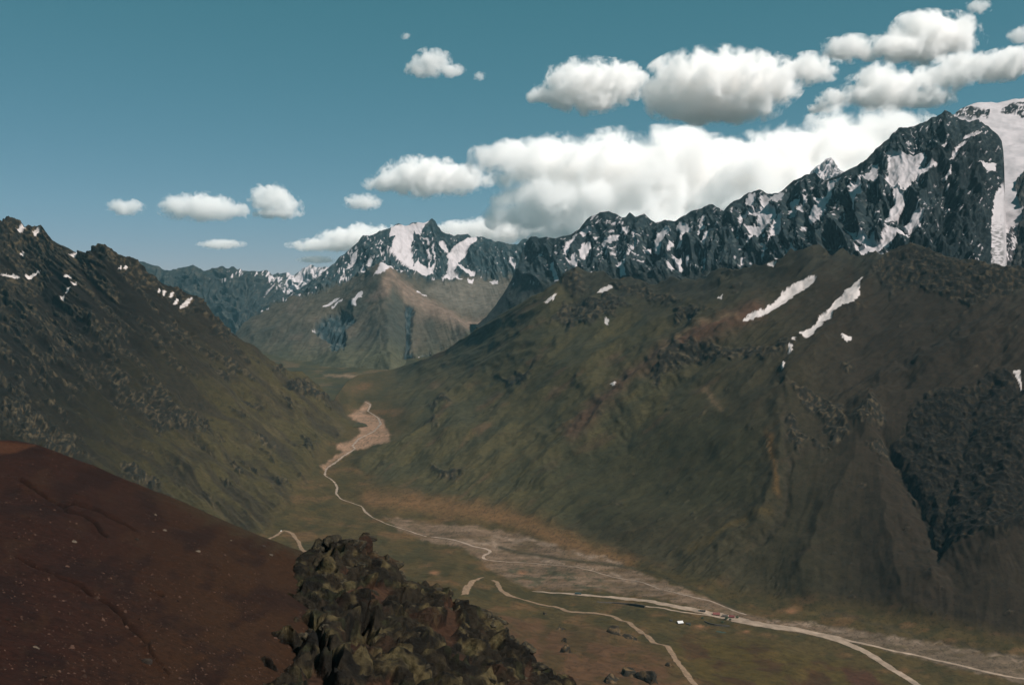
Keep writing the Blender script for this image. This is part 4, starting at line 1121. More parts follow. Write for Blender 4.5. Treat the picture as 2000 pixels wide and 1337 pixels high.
hbot = [(470, 1560), (1180, 1560)]
hcx = [(588, 1084, 262), (655, 1048, 268), (718, 1043, 272), (788, 1128, 262), (889, 1160, 262), (984, 1227, 256), (1082, 1311, 248), (1180, 1420, 236), (535, 1215, 196), (470, 1360, 138), (650, 1120, 240), (720, 1120, 244), (700, 1200, 205), (620, 1200, 200), (800, 1200, 222), (900, 1240, 224), (980, 1300, 214),
       (600, 1337, 143), (700, 1337, 150), (850, 1337, 172), (1000, 1360, 190), (470, 1560, 92), (700, 1560, 108), (900, 1560, 122), (1180, 1560, 150)]
s = Sheet(470, 1180, htop, hbot, hcx, 580, 400, back=((5, 6), (14, 30), (40, 80)))
px, row = s.PX, s.ROW
pw = s.P + 1.6 * np.stack([fbm3(s.P + 50, 9, 3), fbm3(s.P + 90, 9, 3), fbm3(s.P + 130, 9, 3)], -1)
f1, f2, cid = worley(pw * np.array((1, 1, .7)), 7.5)
g1, g2, cid2 = worley(pw * np.array((1, 1, .75)) + 40, 2.6)
soil = sst(fbm2((px - 300) / 90, row / 70, 3, 5.4) + .55 * sst(-region(sd_poly, zp(480, 1000, kh, [(620, 780), (740, 680), (830, 620), (860, 760), (850, 900), (860, 1000), (640, 1000), (480, 820)]), px, row, 60), -8, 14)
            + .5 * sst(-region(sd_poly, zp(480, 1000, kh, [(360, 830), (440, 810), (500, 1000), (330, 1000)]), px, row, 60), -6, 10)
            + .5 * sst(-region(sd_poly, [(470, 1400), (520, 1290), (560, 1260), (640, 1290), (700, 1400), (700, 1560), (470, 1560)], px, row, 60), -10, 20), .5, .8)
blocks = sst(f2 - f1, .0, .3) * (.4 + .9 * cid) * 1.3 + sst(g2 - g1, .0, .25) * (.4 + cid2) * .12
bed = (pw @ np.array((.32, .25, .9))) / 4.2 + .35 * fbm3(s.P + 300, 12, 2)
bed = bed - np.floor(bed)
bed2 = (pw @ np.array((.85, -.3, -.2))) / 6.5 + .3 * fbm3(s.P + 400, 15, 2)
bed2 = bed2 - np.floor(bed2)
strata = 1.5 * sst(bed, .0, .75) * (1 - sst(bed, .86, 1.0)) + 1.3 * sst(bed2, .0, .8) * (1 - sst(bed2, .9, 1.0)) + .6 * np.abs(noise3(s.P[..., 0] / 5 + s.P[..., 2] / 9, s.P[..., 1] / 30, s.P[..., 2] / 4 - s.P[..., 0] / 8)) * 1.2
d = (blocks + 2.4 * ridged3(pw, 16, 4, .55) + .8 * strata + .22 * fbm3(s.P, 3, 3) - 2.5) * (1 - soil) * crest_fade(s, .35, .05) + soil * (.35 * fbm3(s.P, 5, 3) - 1.2)
cleft = np.minimum(region(sd_line, zp(480, 1000, kh, [(380, 640), (430, 760), (520, 900), (600, 1000)]), *warp(px, row, 5, 20, 1.0), 30), region(sd_line, zp(480, 1000, kh, [(1170, 480), (1250, 560), (1330, 640), (1420, 720)]), px, row, 30))
d -= 3.5 * np.exp(-(cleft / 7) ** 2)
cave = region(sd_poly, zp(480, 1000, kh, [(540, 640), (680, 560), (740, 660), (640, 740), (570, 780)]), *warp(px, row, 6, 20, 3.0), 30)
d -= 5 * sst(-cave, -3, 8)
d[s.nv:] = d[s.nv - 1]
s.displace(d)
s.col[:] = lin(66, 58, 46)
s.col = mixc(s.col, lin(40, 37, 32), sst(cid + .3 * fbm3(s.P + 500, 11, 3), .3, .75) * .9)
s.col = mixc(s.col, lin(136, 120, 84), sst(fbm3(s.P, 6, 4), .05, .7) * .8)  # contrast of lit olive tops and dark shadow painted into the rock
s.col = mixc(s.col, lin(70, 72, 48), sst(fbm3(s.P + 77, 5, 4), .2, .8) * .7)
s.col = mixc(s.col, lin(102, 72, 54), soil * .9)
s.col = mixc(s.col, lin(92, 62, 46), sst(fbm3(s.P + 200, 14, 3), .35, .8) * .5)
s.col *= .42
RH = s
ob = s.build({0: ('rocky_knoll', M_CRAG, None)})
KNOLL = tag(ob[0], kind='structure')

# ------------------------------------------------------------------ loose rock
def rock_mesh(name, mat, seed, sub=3, stretch=(1, 1, 1), rough=.35, col=(60, 54, 46), col2=(92, 82, 64), cuts=7):
    """an angular rock: a ball cut by flat planes, then weathered; base at z = 0 and unit half-width"""
    r = np.random.RandomState(seed)
    bm = bmesh.new()
    bmesh.ops.create_icosphere(bm, subdivisions=sub, radius=1)
    V = np.array([v.co[:] for v in bm.verts])
    Q = np.array([[v.index for v in f.verts] for f in bm.faces])
    bm.free()
    for _ in range(cuts):
        n = r.normal(size=3)
        n[2] = abs(n[2]) * .8
        n /= np.linalg.norm(n)
        h = r.uniform(.45, .8)
        k = V @ n
        V = V - np.outer(np.maximum(k - h, 0), n)
    d = rough * (fbm3(V + seed * 3.1, .9, 2) * .35 + ridged3(V + seed * 1.7, .45, 3) * .22)
    V = V * (1 + d)[:, None]
    V = V * np.array(stretch)
    V[:, 2] = np.maximum(V[:, 2], -.45 * stretch[2])
    K = mixc(np.broadcast_to(lin(*col), V.shape), lin(*col2), sst(fbm3(V + seed, .6, 3), -.1, .6))
    me = make_mesh(name, V, Q, mat, K)
    return me


M_STONE = terrain_mat('weathered stone', var_scale=1.2, var=.35, bump_scale=2.5, bump=.8, dist=.3)
M_OUTC = terrain_mat('outcrop stone', var_scale=.15, var=.4, bump_scale=.35, bump=.9, dist=2)
SHAPES = [rock_mesh('rock', M_CRAG, 10 + i, 3, (1, .8 + .1 * (i % 3), .75 + .12 * (i % 4)), .6, (38, 35, 29), (68, 61, 46), 5) for i in range(7)]
rr = random.Random(3)


def on(sheet, px, row):
    return Vector(sheet.at(np.array([px]), np.array([row]))[0])


# blocks standing out of the knoll
crest = [p for p in htop if 575 < p[0] < 1100]
spots = [(x, y + rr.uniform(0, 8), rr.uniform(1.3, 2.8)) for x, y in crest if rr.random() < .6]
for _ in range(45):
    x = rr.uniform(545, 1060)
    t0 = float(pl(htop, x))
    y = rr.uniform(t0 + 6, min(1337, t0 + 230))
    if 690 < x < 800 and y > 1240:
        continue
    spots.append((x, y, rr.choice((.8, 1.1, 1.5, 2.2))))
for x, y, r in spots:
    o = link('rock', rr.choice(SHAPES), KNOLL)
    o.location = on(RH, x, y) - Vector((0, 0, r * .3))
    o.scale = (r * rr.uniform(.8, 1.3), r * rr.uniform(.8, 1.3), r * rr.uniform(.55, .95))
    o.rotation_euler = (rr.uniform(-.3, .3), rr.uniform(-.3, .3), rr.uniform(0, 6.28))

# stones lying on the red slope
STN = [(143, 1058, .75, .30, 'flat grey stone on the red slope, the leftmost pale one'), (265, 1055, .55, .55, 'small round dark stone on the middle of the red slope'), (318, 1037, .85, .28, 'flat pale stone on the red slope, the highest of the flat ones'),
       (382, 1081, .85, .32, 'flat tan stone on the right half of the red slope'), (313, 1156, .7, .35, 'dark stone half sunk in the middle of the red slope'), (283, 1291, .95, .5, 'dark stone at the lower end of the long rut'),
       (528, 1084, .75, .4, 'small brown stone where the red slope meets the knoll'), (513, 1067, 1.0, .35, 'long dark stone near the upper right edge of the red slope'), (68, 1266, .6, .3, 'small stone low on the red slope at the far left'),
       (303, 1005, .55, .5, 'pale pebble just below the red slope crest'), (185, 1018, .45, .6, 'white pebble beside the upper rut on the red slope'), (450, 1055, .5, .4, 'little stone just under the red slope edge')]
for i, (x, y, r, h, lab) in enumerate(STN):
    dark = 'dark' in lab
    me = rock_mesh('stone', M_STONE, 40 + i, 3, (1, .7, h / .7), .4, (44, 38, 34) if dark else ((72, 64, 56) if 'white' not in lab else (150, 144, 136)), (48, 42, 36) if dark else (86, 76, 64))
    o = tag(link('stone', me), lab, 'stone', 'stones on the red slope')
    o.location = on(RS, x, y) - Vector((0, 0, r * .08))
    o.scale = (r, r, r)
    o.rotation_euler = (0, 0, rr.uniform(-.4, .4))

# small loose scree, too many to count
r_ = np.random.RandomState(8)
n_ = 5200
sx_, sy_ = r_.uniform(-180, 640, n_), r_.uniform(0, 1, n_) ** .8
ty_ = pl(rtop, sx_) + 4
sy_ = ty_ + (1480 - ty_) * sy_
clump = fbm2(sx_ / 50, sy_ / 35, 3, 4.4) + .25 * r_.normal(size=n_)
keep = clump > -.15
sx_, sy_ = sx_[keep], sy_[keep]
pp = RS.at(sx_, sy_)
base_v = np.array([(1, 0, -.3), (-.5, .87, -.3), (-.5, -.87, -.3), (.2, .1, .7), (-.6, .2, .4), (.3, -.6, .35)])
base_f = np.array([(3, 0, 1), (3, 1, 4), (4, 1, 2), (4, 2, 5), (3, 4, 5), (3, 5, 0), (5, 2, 0)])
sz = r_.uniform(.07, .22, len(pp)) * (1 + 1.6 * (r_.uniform(size=len(pp)) > .95))
an = r_.uniform(0, 6.28, len(pp))
sc_ = r_.uniform(.6, 1.4, (len(pp), 1, 3)) * sz[:, None, None]
vv = base_v[None] * sc_
ca, sa = np.cos(an)[:, None], np.sin(an)[:, None]
vv = np.stack([vv[..., 0] * ca - vv[..., 1] * sa, vv[..., 0] * sa + vv[..., 1] * ca, vv[..., 2]], -1) + pp[:, None]
ff = (base_f[None] + 6 * np.arange(len(pp))[:, None, None]).reshape(-1, 3)
kk = np.repeat(lin(54, 40, 33)[None] * r_.uniform(.3, 2.0, (len(pp), 1)), 6, 0)
me = make_mesh('scree', vv.reshape(-1, 3), ff, M_STONE, kk)
me.polygons.foreach_set('use_smooth', np.zeros(len(ff), bool))
tag(link('scree', me, RED), kind='stuff')

# outcrops on the valley side below the knoll
OUT = [(1201, 1238, 15, .8, 'large dark rock beside the dirt track, left half of a split pair'), (1228, 1245, 13, .62, 'large dark rock beside the dirt track, right half of a split pair'), (1104, 1276, 8, 1.7, 'narrow dark rock spire standing on the brown slope'), (1102, 1252, 5, 1.2, 'small rock just above the dark spire on the brown slope'),
       (1226, 1318, 16, .8, 'broad dark outcrop at the bottom edge, left of the track'), (1262, 1332, 17, .7, 'low dark outcrop at the bottom edge, nearest the track bend'), (1192, 1330, 11, .7, 'dark outcrop at the bottom edge, farthest left of its row'),
       (1094, 1228, 7, .6, 'small dark rock on the grass above the brown slope'), (1306, 1300, 6, 1.0, 'small dark rock on the left edge of the dirt track'), (1064, 1200, 4, .7, 'tiny dark rock just below the dirt track')]
for i, (x, y, r, h, lab) in enumerate(OUT):
    me = rock_mesh('rock_outcrop', M_OUTC, 70 + i, 4, (1, .8, h), .7, (38, 34, 28), (84, 68, 48), 9)
    o = tag(link('rock_outcrop', me), lab, 'rock', 'outcrops on the near valley side')
    p = on(G, x, y)
    o.location = p
    o.scale = (r * 1.35, r * 1.35, r * 1.2)
    o.rotation_euler = (0, 0, rr.uniform(0, 6.28))

# ------------------------------------------------------------------ the hamlet by the road
M_WHITE = plain_mat('white roof sheet', lin(182, 180, 178), .5, .05, .5)
M_CREAM = plain_mat('cream plaster', lin(134, 122, 108), .9, .1, .5)
M_PINK = plain_mat('pink plaster', lin(136, 98, 86), .9, .12, .5)
M_REDR = plain_mat('red roof sheet', lin(98, 52, 46), .7, .15, .6)
M_DRED = plain_mat('dark red roof', lin(84, 36, 34), .7, .15, .6)
M_DARK = plain_mat('tarred boards', lin(40, 38, 36), .9, .15, .6)
M_GREY = plain_mat('grey stone wall', lin(66, 60, 54), .95, .2, .4)
M_GLASS = plain_mat('window glass', lin(24, 30, 34), .1, spec=.6)
M_BLUE = plain_mat('blue green paint', lin(56, 76, 78), .4, .05, 1)
M_CARW = plain_mat('white car paint', lin(226, 226, 224), .3, .02, 1)
M_TYRE = plain_mat('rubber', lin(26, 26, 26), .9)
M_POND = plain_mat('pond water', lin(52, 74, 70), .15, spec=.5)


def box(bm, x0, x1, y0, y1, z0, z1):
    m = Matrix.Translation(((x0 + x1) / 2, (y0 + y1) / 2, (z0 + z1) / 2)) @ Matrix.Diagonal((x1 - x0, y1 - y0, z1 - z0, 1))
    bmesh.ops.create_cube(bm, size=1, matrix=m)


def prism(bm, prof, x0, x1):
    """profile in y, z pushed along x"""
    a = [bm.verts.new((x0, y, z)) for y, z in prof]
    b = [bm.verts.new((x1, y, z)) for y, z in prof]
    n = len(prof)
    bm.faces.new(a[::-1])
    bm.faces.new(b)
    for i in range(n):
        bm.faces.new((a[i], a[(i + 1) % n], b[(i + 1) % n], b[i]))


def part(name, mat, parent, fn):
    bm = bmesh.new()
    fn(bm)
    bmesh.ops.recalc_face_normals(bm, faces=bm.faces)
    me = bpy.data.meshes.new(name)
    bm.to_mesh(me)
    bm.free()
    me.materials.append(mat)
    return link(name, me, parent)


def empty(name, loc, rz, label, cat, group=None):
    o = bpy.data.objects.new(name, None)
    C.objects.link(o)
    o.location = loc
    o.rotation_euler = (0, 0, rz)
    return tag(o, label, cat, group)


def house(name, px, row, L, D, H, rise, rz, wall, roof, label, nwin=3, group='houses of the hamlet'):
    p = on(G, px, row)
    t = empty(name, p - Vector((0, 0, .8)), rz, label, 'house', group)
    g = .8
    part('wall', wall, t, lambda bm: prism(bm, [(-D / 2, 0), (D / 2, 0), (D / 2, g + H), (0, g + H + rise), (-D / 2, g + H)], -L / 2, L / 2))
    k = rise / (D / 2)
    e = .6
    for sgn in (-1, 1):
        y1, z1 = sgn * (D / 2 + e), g + H - e * k
        part('roof', roof, t, lambda bm: prism(bm, [(0, g + H + rise + .05), (y1, z1 + .05), (y1, z1 + .3), (0, g + H + rise + .3)], -L / 2 - .5, L / 2 + .5))
    part('door', M_DARK, t, lambda bm: box(bm, -.6, .6, -D / 2 - .08, -D / 2 + .02, g, g + 2.1))
    for i in range(nwin):
        x = -L / 2 + (i + .5) * L / nwin
        if abs(x) < 1.4:
            x += 2.0
        f = part('window', M_CREAM, t, lambda bm: box(bm, x - .7, x + .7, -D / 2 - .06, -D / 2 + .02, g + .9, g + 2.2))
        part('pane', M_GLASS, f, lambda bm: box(bm, x - .55, x + .55, -D / 2 - .1, -D / 2 - .05, g + 1.05, g + 2.05))
    part('chimney', wall, t, lambda bm: box(bm, L * .25, L * .25 + .7, -.35, .35, g + H, g + H + rise + 1.1))
    return t


house('white_house', 1328, 1217, 10, 8.5, 2.6, 2.6, .25, M_GREY, M_WHITE, 'grey house with a white roof, alone on the grass below the road')
house('red_house', 1399, 1201, 13, 8, 3.4, 2.6, -.15, M_PINK, M_REDR, 'pink house with a bright red roof above the road', 4)
house('red_house', 1416, 1204, 10, 7, 3.0, 1.6, -.2, M_CREAM, M_GREY, 'cream house with a grey roof between the two red roofed houses')
house('red_house', 1429, 1206, 10, 7.5, 3.0, 2.4, -.2, M_CREAM, M_DRED, 'cream house with a dark red roof, nearest the road junction')
house('shed', 1344, 1219, 8, 5, 2.2, 1.0, .2, M_DARK, M_DARK, 'low dark shed right beside the white roofed house', 1)
house('shed', 1310, 1212, 5, 4, 1.8, .9, .3, M_DARK, M_DARK, 'tiny dark shed on the left of the white roofed house', 1)


def wall_along(name, pts, hts, thick, mat, label):
    """a retaining wall that follows the ground"""
    q = [on(G, x, y) for x, y in pts]
    n = 24
    tt = np.linspace(0, len(q) - 1, n)
    ax = np.array([v[:] for v in q])
    P = np.stack([np.interp(tt, range(len(q)), ax[:, k]) for k in range(3)], 1)
    H = np.interp(tt, range(len(q)), hts)
    tn = np.gradient(P[:, :2], axis=0)
    tn /= np.linalg.norm(tn, axis=1)[:, None]
    nr = np.stack([-tn[:, 1], tn[:, 0]], 1) * thick / 2
    V, Q = [], []
    for i in range(n):
        for sx, z in ((-1, -1.5), (-.8, H[i]), (.8, H[i]), (1, -1.5)):
            V.append((P[i, 0] + nr[i, 0] * sx, P[i, 1] + nr[i, 1] * sx, P[i, 2] + z))
    for i in range(n - 1):
        for j in range(4):
            a, b = i * 4 + j, i * 4 + (j + 1) % 4
            Q.append((a, b, b + 4, a + 4))
    Q += [(0, 1, 2, 3), tuple(n * 4 - 4 + j for j in (3, 2, 1, 0))]
    me = bpy.data.meshes.new(name)
    me.from_pydata(V, [], Q)
    bm = bmesh.new()
    bm.from_mesh(me)
    bmesh.ops.recalc_face_normals(bm, faces=bm.faces)
    bm.to_mesh(me)
    bm.free()
    me.materials.append(mat)
    return tag(link(name, me), label, 'wall', 'stone retaining walls by the road')


wall_along('retaining_wall', [(1166, 1176), (1195, 1177), (1225, 1180), (1243, 1183), (1259, 1186)], (1.5, 2, 3.2, 5, 5), 2, M_GREY, 'long dark retaining wall under the main road')
wall_along('retaining_wall', [(1376, 1213), (1384, 1218), (1396, 1221), (1410, 1222.5), (1425, 1223)], (1.6, 2.6, 3, 3, 2.6), 1.6, M_GREY, 'curved dark wall below the road opposite the red roofed houses')


def vehicle(name, px, row, L, Wd, H, rz, cabm, bodym, label, cat, cab=.25):
    t = empty(name, on(G, px, row) + Vector((0, 0, .75)), rz, label, cat)
    h0 = H * .28
    b = part('body', bodym, t, lambda bm: box(bm, -L / 2, L / 2 - L * cab - .15, -Wd / 2, Wd / 2, h0, H))
    c = part('cab', cabm, t, lambda bm: prism(bm, [(-Wd / 2, h0), (Wd / 2, h0), (Wd / 2, H * .62), (Wd / 2 - .15, H * .95), (-Wd / 2 + .15, H * .95), (-Wd / 2, H * .62)], L / 2 - L * cab, L / 2))
    part('windscreen', M_GLASS, c, lambda bm: box(bm, L / 2 - .02, L / 2 + .04, -Wd / 2 + .2, Wd / 2 - .2, H * .58, H * .88))
    r = H * .16
    for x in (-L * .32, L * .34):
        for y in (-Wd / 2, Wd / 2):
            w = part('wheel', M_TYRE, t, lambda bm: bmesh.ops.create_cone(bm, cap_ends=True, segments=14, radius1=r, radius2=r, depth=.35,
                     matrix=Matrix.Translation((x, y, r)) @ Matrix.Rotation(math.pi / 2, 4, 'X')))
            part('rim', M_GREY, w, lambda bm: bmesh.ops.create_cone(bm, cap_ends=True, segments=10, radius1=r * .5, radius2=r * .5, depth=.4,
                 matrix=Matrix.Translation((x, y, r)) @ Matrix.Rotation(math.pi / 2, 4, 'X')))
    return t


def dir_at(a, b):
    v = on(G, *b) - on(G, *a)
    return math.atan2(v.y, v.x)


vehicle('truck', 1129, 1161, 13, 2.6, 3.6, dir_at((1110, 1159), (1150, 1162)), M_BLUE, M_BLUE, 'blue green truck driving on the main road', 'truck')
vehicle('truck', 1371, 1194.5, 14, 2.6, 3.2, dir_at((1350, 1189), (1395, 1199)) + math.pi, M_BLUE, M_DARK, 'dark truck with a bluish cab parked by the red roofed houses', 'truck', .18)


def car(px, row, rz, label):
    t = empty('car', on(G, px, row) + Vector((0, 0, .8)), rz, label, 'car')
    part('body', M_CARW, t, lambda bm: prism(bm, [(-.9, .35), (.9, .35), (.92, .85), (.85, 1.0), (-.85, 1.0), (-.92, .85)], -2.3, 2.3))
    c = part('cabin', M_CARW, t, lambda bm: prism(bm, [(-.85, 1.0), (.85, 1.0), (.68, 1.55), (-.68, 1.55)], -1.4, .9))
    part('windscreen', M_GLASS, c, lambda bm: box(bm, .88, .94, -.65, .65, 1.05, 1.45))
    for x in (-1.4, 1.45):
        for y in (-.9, .9):
            w = part('wheel', M_TYRE, t, lambda bm: bmesh.ops.create_cone(bm, cap_ends=True, segments=14, radius1=.34, radius2=.34, depth=.22, matrix=Matrix.Translation((x, y, .34)) @ Matrix.Rotation(math.pi / 2, 4, 'X')))
            part('rim', M_GREY, w, lambda bm: bmesh.ops.create_cone(bm, cap_ends=True, segments=10, radius1=.18, radius2=.18, depth=.26, matrix=Matrix.Translation((x, y, .34)) @ Matrix.Rotation(math.pi / 2, 4, 'X')))


car(549, 1037, dir_at((532, 1050), (553, 1034)), 'small white car on the hairpin bend of the dirt track')

V, Q = drape(G, [(1388, 1230), (1400, 1232), (1414, 1234), (1428, 1236)], [3, 7, 7, 3], .35, step=4)
tag(link('pond', make_mesh('pond', V, Q[:, ::-1], M_POND)), kind='structure')

# shrubs round the houses
M_LEAF = plain_mat('dark shrub leaf', (.035, .05, .025), .9, .3, .8)
M_BARK = plain_mat('shrub bark', (.06, .045, .03), .9, .2, 2)


def shrub(px, row, r, label, seed):
    q = random.Random(seed)
    p = on(G, px, row)
    t = empty('shrub', p - Vector((0, 0, .2)), 0, label, 'shrub', 'shrubs of the hamlet')

    def trunk(bm):
        for k in range(4):
            a = q.uniform(0, 6.28)
            bmesh.ops.create_cone(bm, cap_ends=True, segments=6, radius1=.12 * r, radius2=.04 * r, depth=r * 1.1, matrix=Matrix.Translation((.12 * r * math.cos(a), .12 * r * math.sin(a), r * .5)) @ Matrix.Rotation(.35, 4, Vector((-math.sin(a), math.cos(a), 0))))
    part('trunk', M_BARK, t, trunk)

    def leaves(bm):
        for k in range(420):
            v = Vector((q.gauss(0, 1), q.gauss(0, 1), q.gauss(0, 1))).normalized() * (q.random() ** .4)
            c = Vector((v.x * r, v.y * r, r * 1.0 + v.z * r * .75))
            d1 = Vector((q.gauss(0, 1), q.gauss(0, 1), q.gauss(0, 1))).normalized() * r * .16
            d2 = d1.orthogonal().normalized() * r * .1
            bm.faces.new([bm.verts.new(c + w) for w in (d1, d2, -d1, -d2)])
    part('crown', M_LEAF, t, leaves)


for i, (x, y, r, lab) in enumerate(((1372, 1208, 2.6, 'dark green shrub at the left end of the curved wall'), (1411, 1216, 2.6, 'dark green shrub standing above the middle of the curved wall'), (1419, 1209, 3.6, 'largest dark shrub in front of the cream house'),
                                    (1440, 1207, 2.8, 'dark shrub right of the dark red roof'), (1426, 1211, 2.6, 'low dark shrub between the cream houses and the main road'), (1347, 1222, 2.2, 'low green shrub below the dark shed'))):
    shrub(x, y, r, lab, 20 + i)

# ------------------------------------------------------------------ clouds
def cloud_material(cells, size):
    """white droplets: dense in the heaps, thinning out to torn edges; cells are (centre, radii) in metres"""
    m = bpy.data.materials.new('cloud')
    m.use_nodes = True
    t = m.node_tree
    t.nodes.clear()
    out = t.nodes.new('ShaderNodeOutputMaterial')
    vol = t.nodes.new('ShaderNodeVolumePrincipled')
    t.links.new(vol.outputs[0], out.inputs['Volume'])
    vol.inputs['Color'].default_value = (1, .994, .988, 1)
    vol.inputs['Anisotropy'].default_value = 0
    geo = t.nodes.new('ShaderNodeNewGeometry')

    def math_(op, a, b=None, c=None):
        n = t.nodes.new('ShaderNodeMath')
        n.operation = op
        for k, v in enumerate((a, b, c)):
            if v is None:
                continue
            if isinstance(v, (int, float)):
                n.inputs[k].default_value = v
            else:
                t.links.new(v, n.inputs[k])
        return n.outputs[0]

    def vmath(op, a, b=None):
        n = t.nodes.new('ShaderNodeVectorMath')
        n.operation = op
        t.links.new(a, n.inputs[0])
        if b is not None:
            n.inputs[1].default_value = b
        return n
    best = None
    for c, r in cells:
        d = vmath('SUBTRACT', geo.outputs['Position'], tuple(c)).outputs[0]
        d = vmath('DIVIDE', d, tuple(r)).outputs[0]
        f = math_('SUBTRACT', 1.0, vmath('LENGTH', d).outputs['Value'])
        best = f if best is None else math_('SMOOTH_MAX', best, f, .12)
    n1 = t.nodes.new('ShaderNodeTexNoise')
    n1.inputs['Scale'].default_value = 1.0 / size
    n1.inputs['Detail'].default_value = 7
    n1.inputs['Roughness'].default_value = .62
    n1.inputs['Distortion'].default_value = .3
    t.links.new(geo.outputs['Position'], n1.inputs['Vector'])
    w = math_('MULTIPLY_ADD', n1.outputs['Fac'], 2.9, -1.45)
    f = math_('ADD', best, w)
    mr = t.nodes.new('ShaderNodeMapRange')
    mr.interpolation_type = 'SMOOTHSTEP'
    mr.inputs[1].default_value = -.04
    mr.inputs[2].default_value = .34
    mr.inputs[3].default_value = 0
    mr.inputs[4].default_value = CLOUD_DENSITY
    t.links.new(f, mr.inputs[0])
    t.links.new(mr.outputs[0], vol.inputs['Density'])
    return m


CLOUD_DENSITY = .0068


def cloud(Y, blobs, label, seed):
    k = Y / F
    bm = bmesh.new()
    q = random.Random(seed)
    c0 = W(np.mean([b[0] for b in blobs]), np.mean([b[1] for b in blobs]), Y)
    small = min(b[3] for b in blobs) * k
    cells = []
    for (px, py, rx, ry) in blobs:
        p = W(px, py, Y) - c0
        rad = (rx * k * 1.16, max(rx * .75, ry * 1.1) * k, ry * k * 1.16)
        p[1] += q.uniform(-.2, .2) * rx * k
        cells.append((p + c0, rad))
        bmesh.ops.create_icosphere(bm, subdivisions=3, radius=1, matrix=Matrix.Translation(p) @ Matrix.Diagonal((rad[0] * 1.25, rad[1] * 1.25, rad[2] * 1.25, 1)))
    me = bpy.data.meshes.new('cloud')
    bm.to_mesh(me)
    bm.free()
    mean_r = float(np.mean([b[3] for b in blobs])) * k
    me.materials.append(cloud_material(cells, mean_r * 1.15))
    o = tag(link('cloud', me), label, 'cloud', 'clouds over the mountains')
    o.location = c0
    size = max(v.co.length for v in me.vertices)
    r = o.modifiers.new('union', 'REMESH')
    r.mode = 'VOXEL'
    r.voxel_size = max(small / 4, size / 60)
    return o


cloud(20000, [(247, 405, 30, 13)], 'small cloud at the far left above the dark ridge', 1)
cloud(20000, [(350, 402, 36, 20), (395, 404, 48, 23), (440, 411, 34, 17), (470, 414, 15, 13)], 'long flat based cloud at left, second from the left edge', 2)
cloud(20500, [(530, 390, 33, 26), (555, 403, 28, 20), (505, 378, 17, 11), (540, 416, 40, 9)], 'wedge shaped cloud touching the right end of the long left cloud', 3)
cloud(23000, [(433, 477, 36, 8)], 'small flat cloud low above the far snowy mountains', 4)
cloud(21000, [(708, 394, 30, 13)], 'little ragged cloud just below the lens shaped one', 5)
cloud(22000, [(830, 345, 72, 32), (890, 350, 58, 24), (765, 357, 46, 15), (738, 362, 20, 10)], 'lens shaped cloud above the central peak', 6)
cloud(18000, [(845, 123, 30, 22), (822, 135, 26, 14), (882, 137, 24, 11)], 'lone small cumulus high in the middle of the sky', 7)
cloud(18000, [(936, 149, 10, 7)], 'tiny puff just right of the lone small cumulus', 8)
cloud(18000, [(793, 71, 8, 6)], 'tiniest puff high above the lone small cumulus', 9)
cloud(25000, [(640, 478, 60, 11), (690, 466, 55, 18), (705, 448, 24, 12), (745, 460, 40, 16)], 'pale cloud tucked behind the left shoulder of the central peak', 10)
cloud(25000, [(618, 507, 30, 6)], 'thin cloud strip low behind the left foot of the central peak', 11)
cloud(23500, [(1150, 168, 74, 40), (1205, 160, 45, 33), (1090, 188, 45, 17), (1240, 150, 22, 12), (1158, 205, 40, 10)], 'broad cumulus right of the sky centre, left of the biggest one', 12)
cloud(23000, [(1400, 160, 105, 48), (1470, 160, 75, 45), (1320, 185, 60, 34), (1400, 215, 95, 20), (1345, 226, 40, 10)], 'biggest separate cumulus, above the rocky range', 13)
cloud(23500, [(1580, 136, 46, 24)], 'cloud joining the biggest cumulus to the upper right chain', 14)
cloud(26500, [(1830, 72, 72, 40), (1760, 95, 60, 25), (1660, 95, 46, 21), (1800, 45, 40, 18), (1885, 62, 22, 28)], 'long cumulus of the upper right chain, near the top edge', 15)
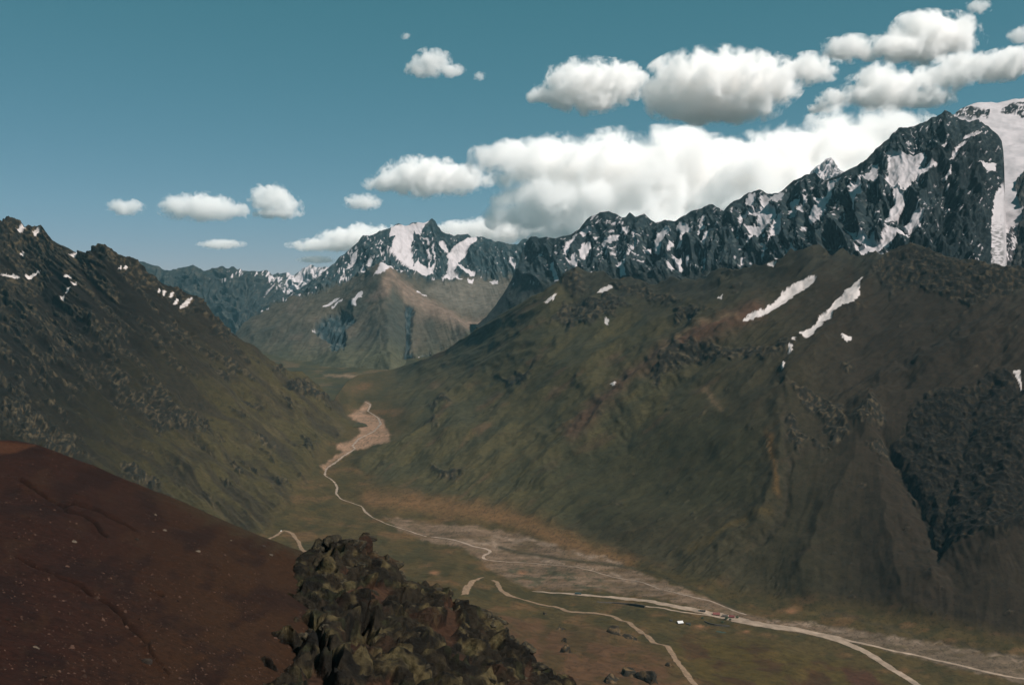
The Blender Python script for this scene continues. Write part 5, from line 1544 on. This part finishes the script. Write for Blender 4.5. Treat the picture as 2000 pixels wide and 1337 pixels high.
cloud(22500, [(1735, 178, 72, 34), (1720, 152, 38, 24), (1810, 192, 45, 16), (1845, 150, 55, 20), (1885, 122, 45, 17)], 'cumulus in the right chain just above the black summit', 16)
cloud(24000, [(1935, 133, 68, 20), (2000, 115, 60, 20), (2070, 105, 60, 25)], 'cloud cut by the right edge of the photo', 17)
cloud(24000, [(1628, 194, 28, 16), (1602, 212, 22, 9)], 'small ragged cloud between the right chain and the bank', 18)
cloud(17000, [(1913, 12, 20, 12)], 'small puff at the top edge on the right', 19)
cloud(17000, [(2002, 68, 24, 17)], 'small puff at the right edge below the top corner', 20)
cloud(18500, [(985, 302, 52, 24), (1080, 318, 120, 42), (1200, 325, 130, 55), (1330, 330, 130, 55), (1450, 345, 130, 62), (1560, 340, 120, 75), (1660, 300, 100, 68), (1740, 258, 70, 38), (1315, 268, 58, 20), (1405, 286, 50, 18),
              (1100, 385, 105, 36), (1060, 425, 85, 30), (1200, 400, 150, 60), (1600, 400, 170, 60), (1400, 400, 150, 60), (1300, 440, 160, 50), (1150, 450, 120, 40), (1500, 430, 150, 50), (1250, 370, 120, 50), (1400, 365, 110, 45)], 'huge cloud bank lying behind the whole rocky range', 21)
cloud(21000, [(900, 452, 55, 17), (980, 450, 70, 22), (1060, 455, 60, 20)], 'low flat cloud right behind the shoulder of the central peak', 22)

# ------------------------------------------------------------------ air
HZ0, HZ1 = -130.0, 2050.0
me = bpy.data.meshes.new('haze')
bm = bmesh.new()
box(bm, -11000, 11000, -400, 16600, HZ0, HZ1)
bm.to_mesh(me)
bm.free()
hm = bpy.data.materials.new('thin mountain air')
hm.use_nodes = True
t = hm.node_tree
t.nodes.clear()
ho = t.nodes.new('ShaderNodeOutputMaterial')
hv = t.nodes.new('ShaderNodeVolumePrincipled')
hv.inputs['Color'].default_value = (.36, .78, .95, 1)
hv.inputs['Density'].default_value = 1.05e-5
hv.inputs['Anisotropy'].default_value = .0
t.links.new(hv.outputs[0], ho.inputs['Volume'])
me.materials.append(hm)
tag(link('haze', me), kind='stuff')
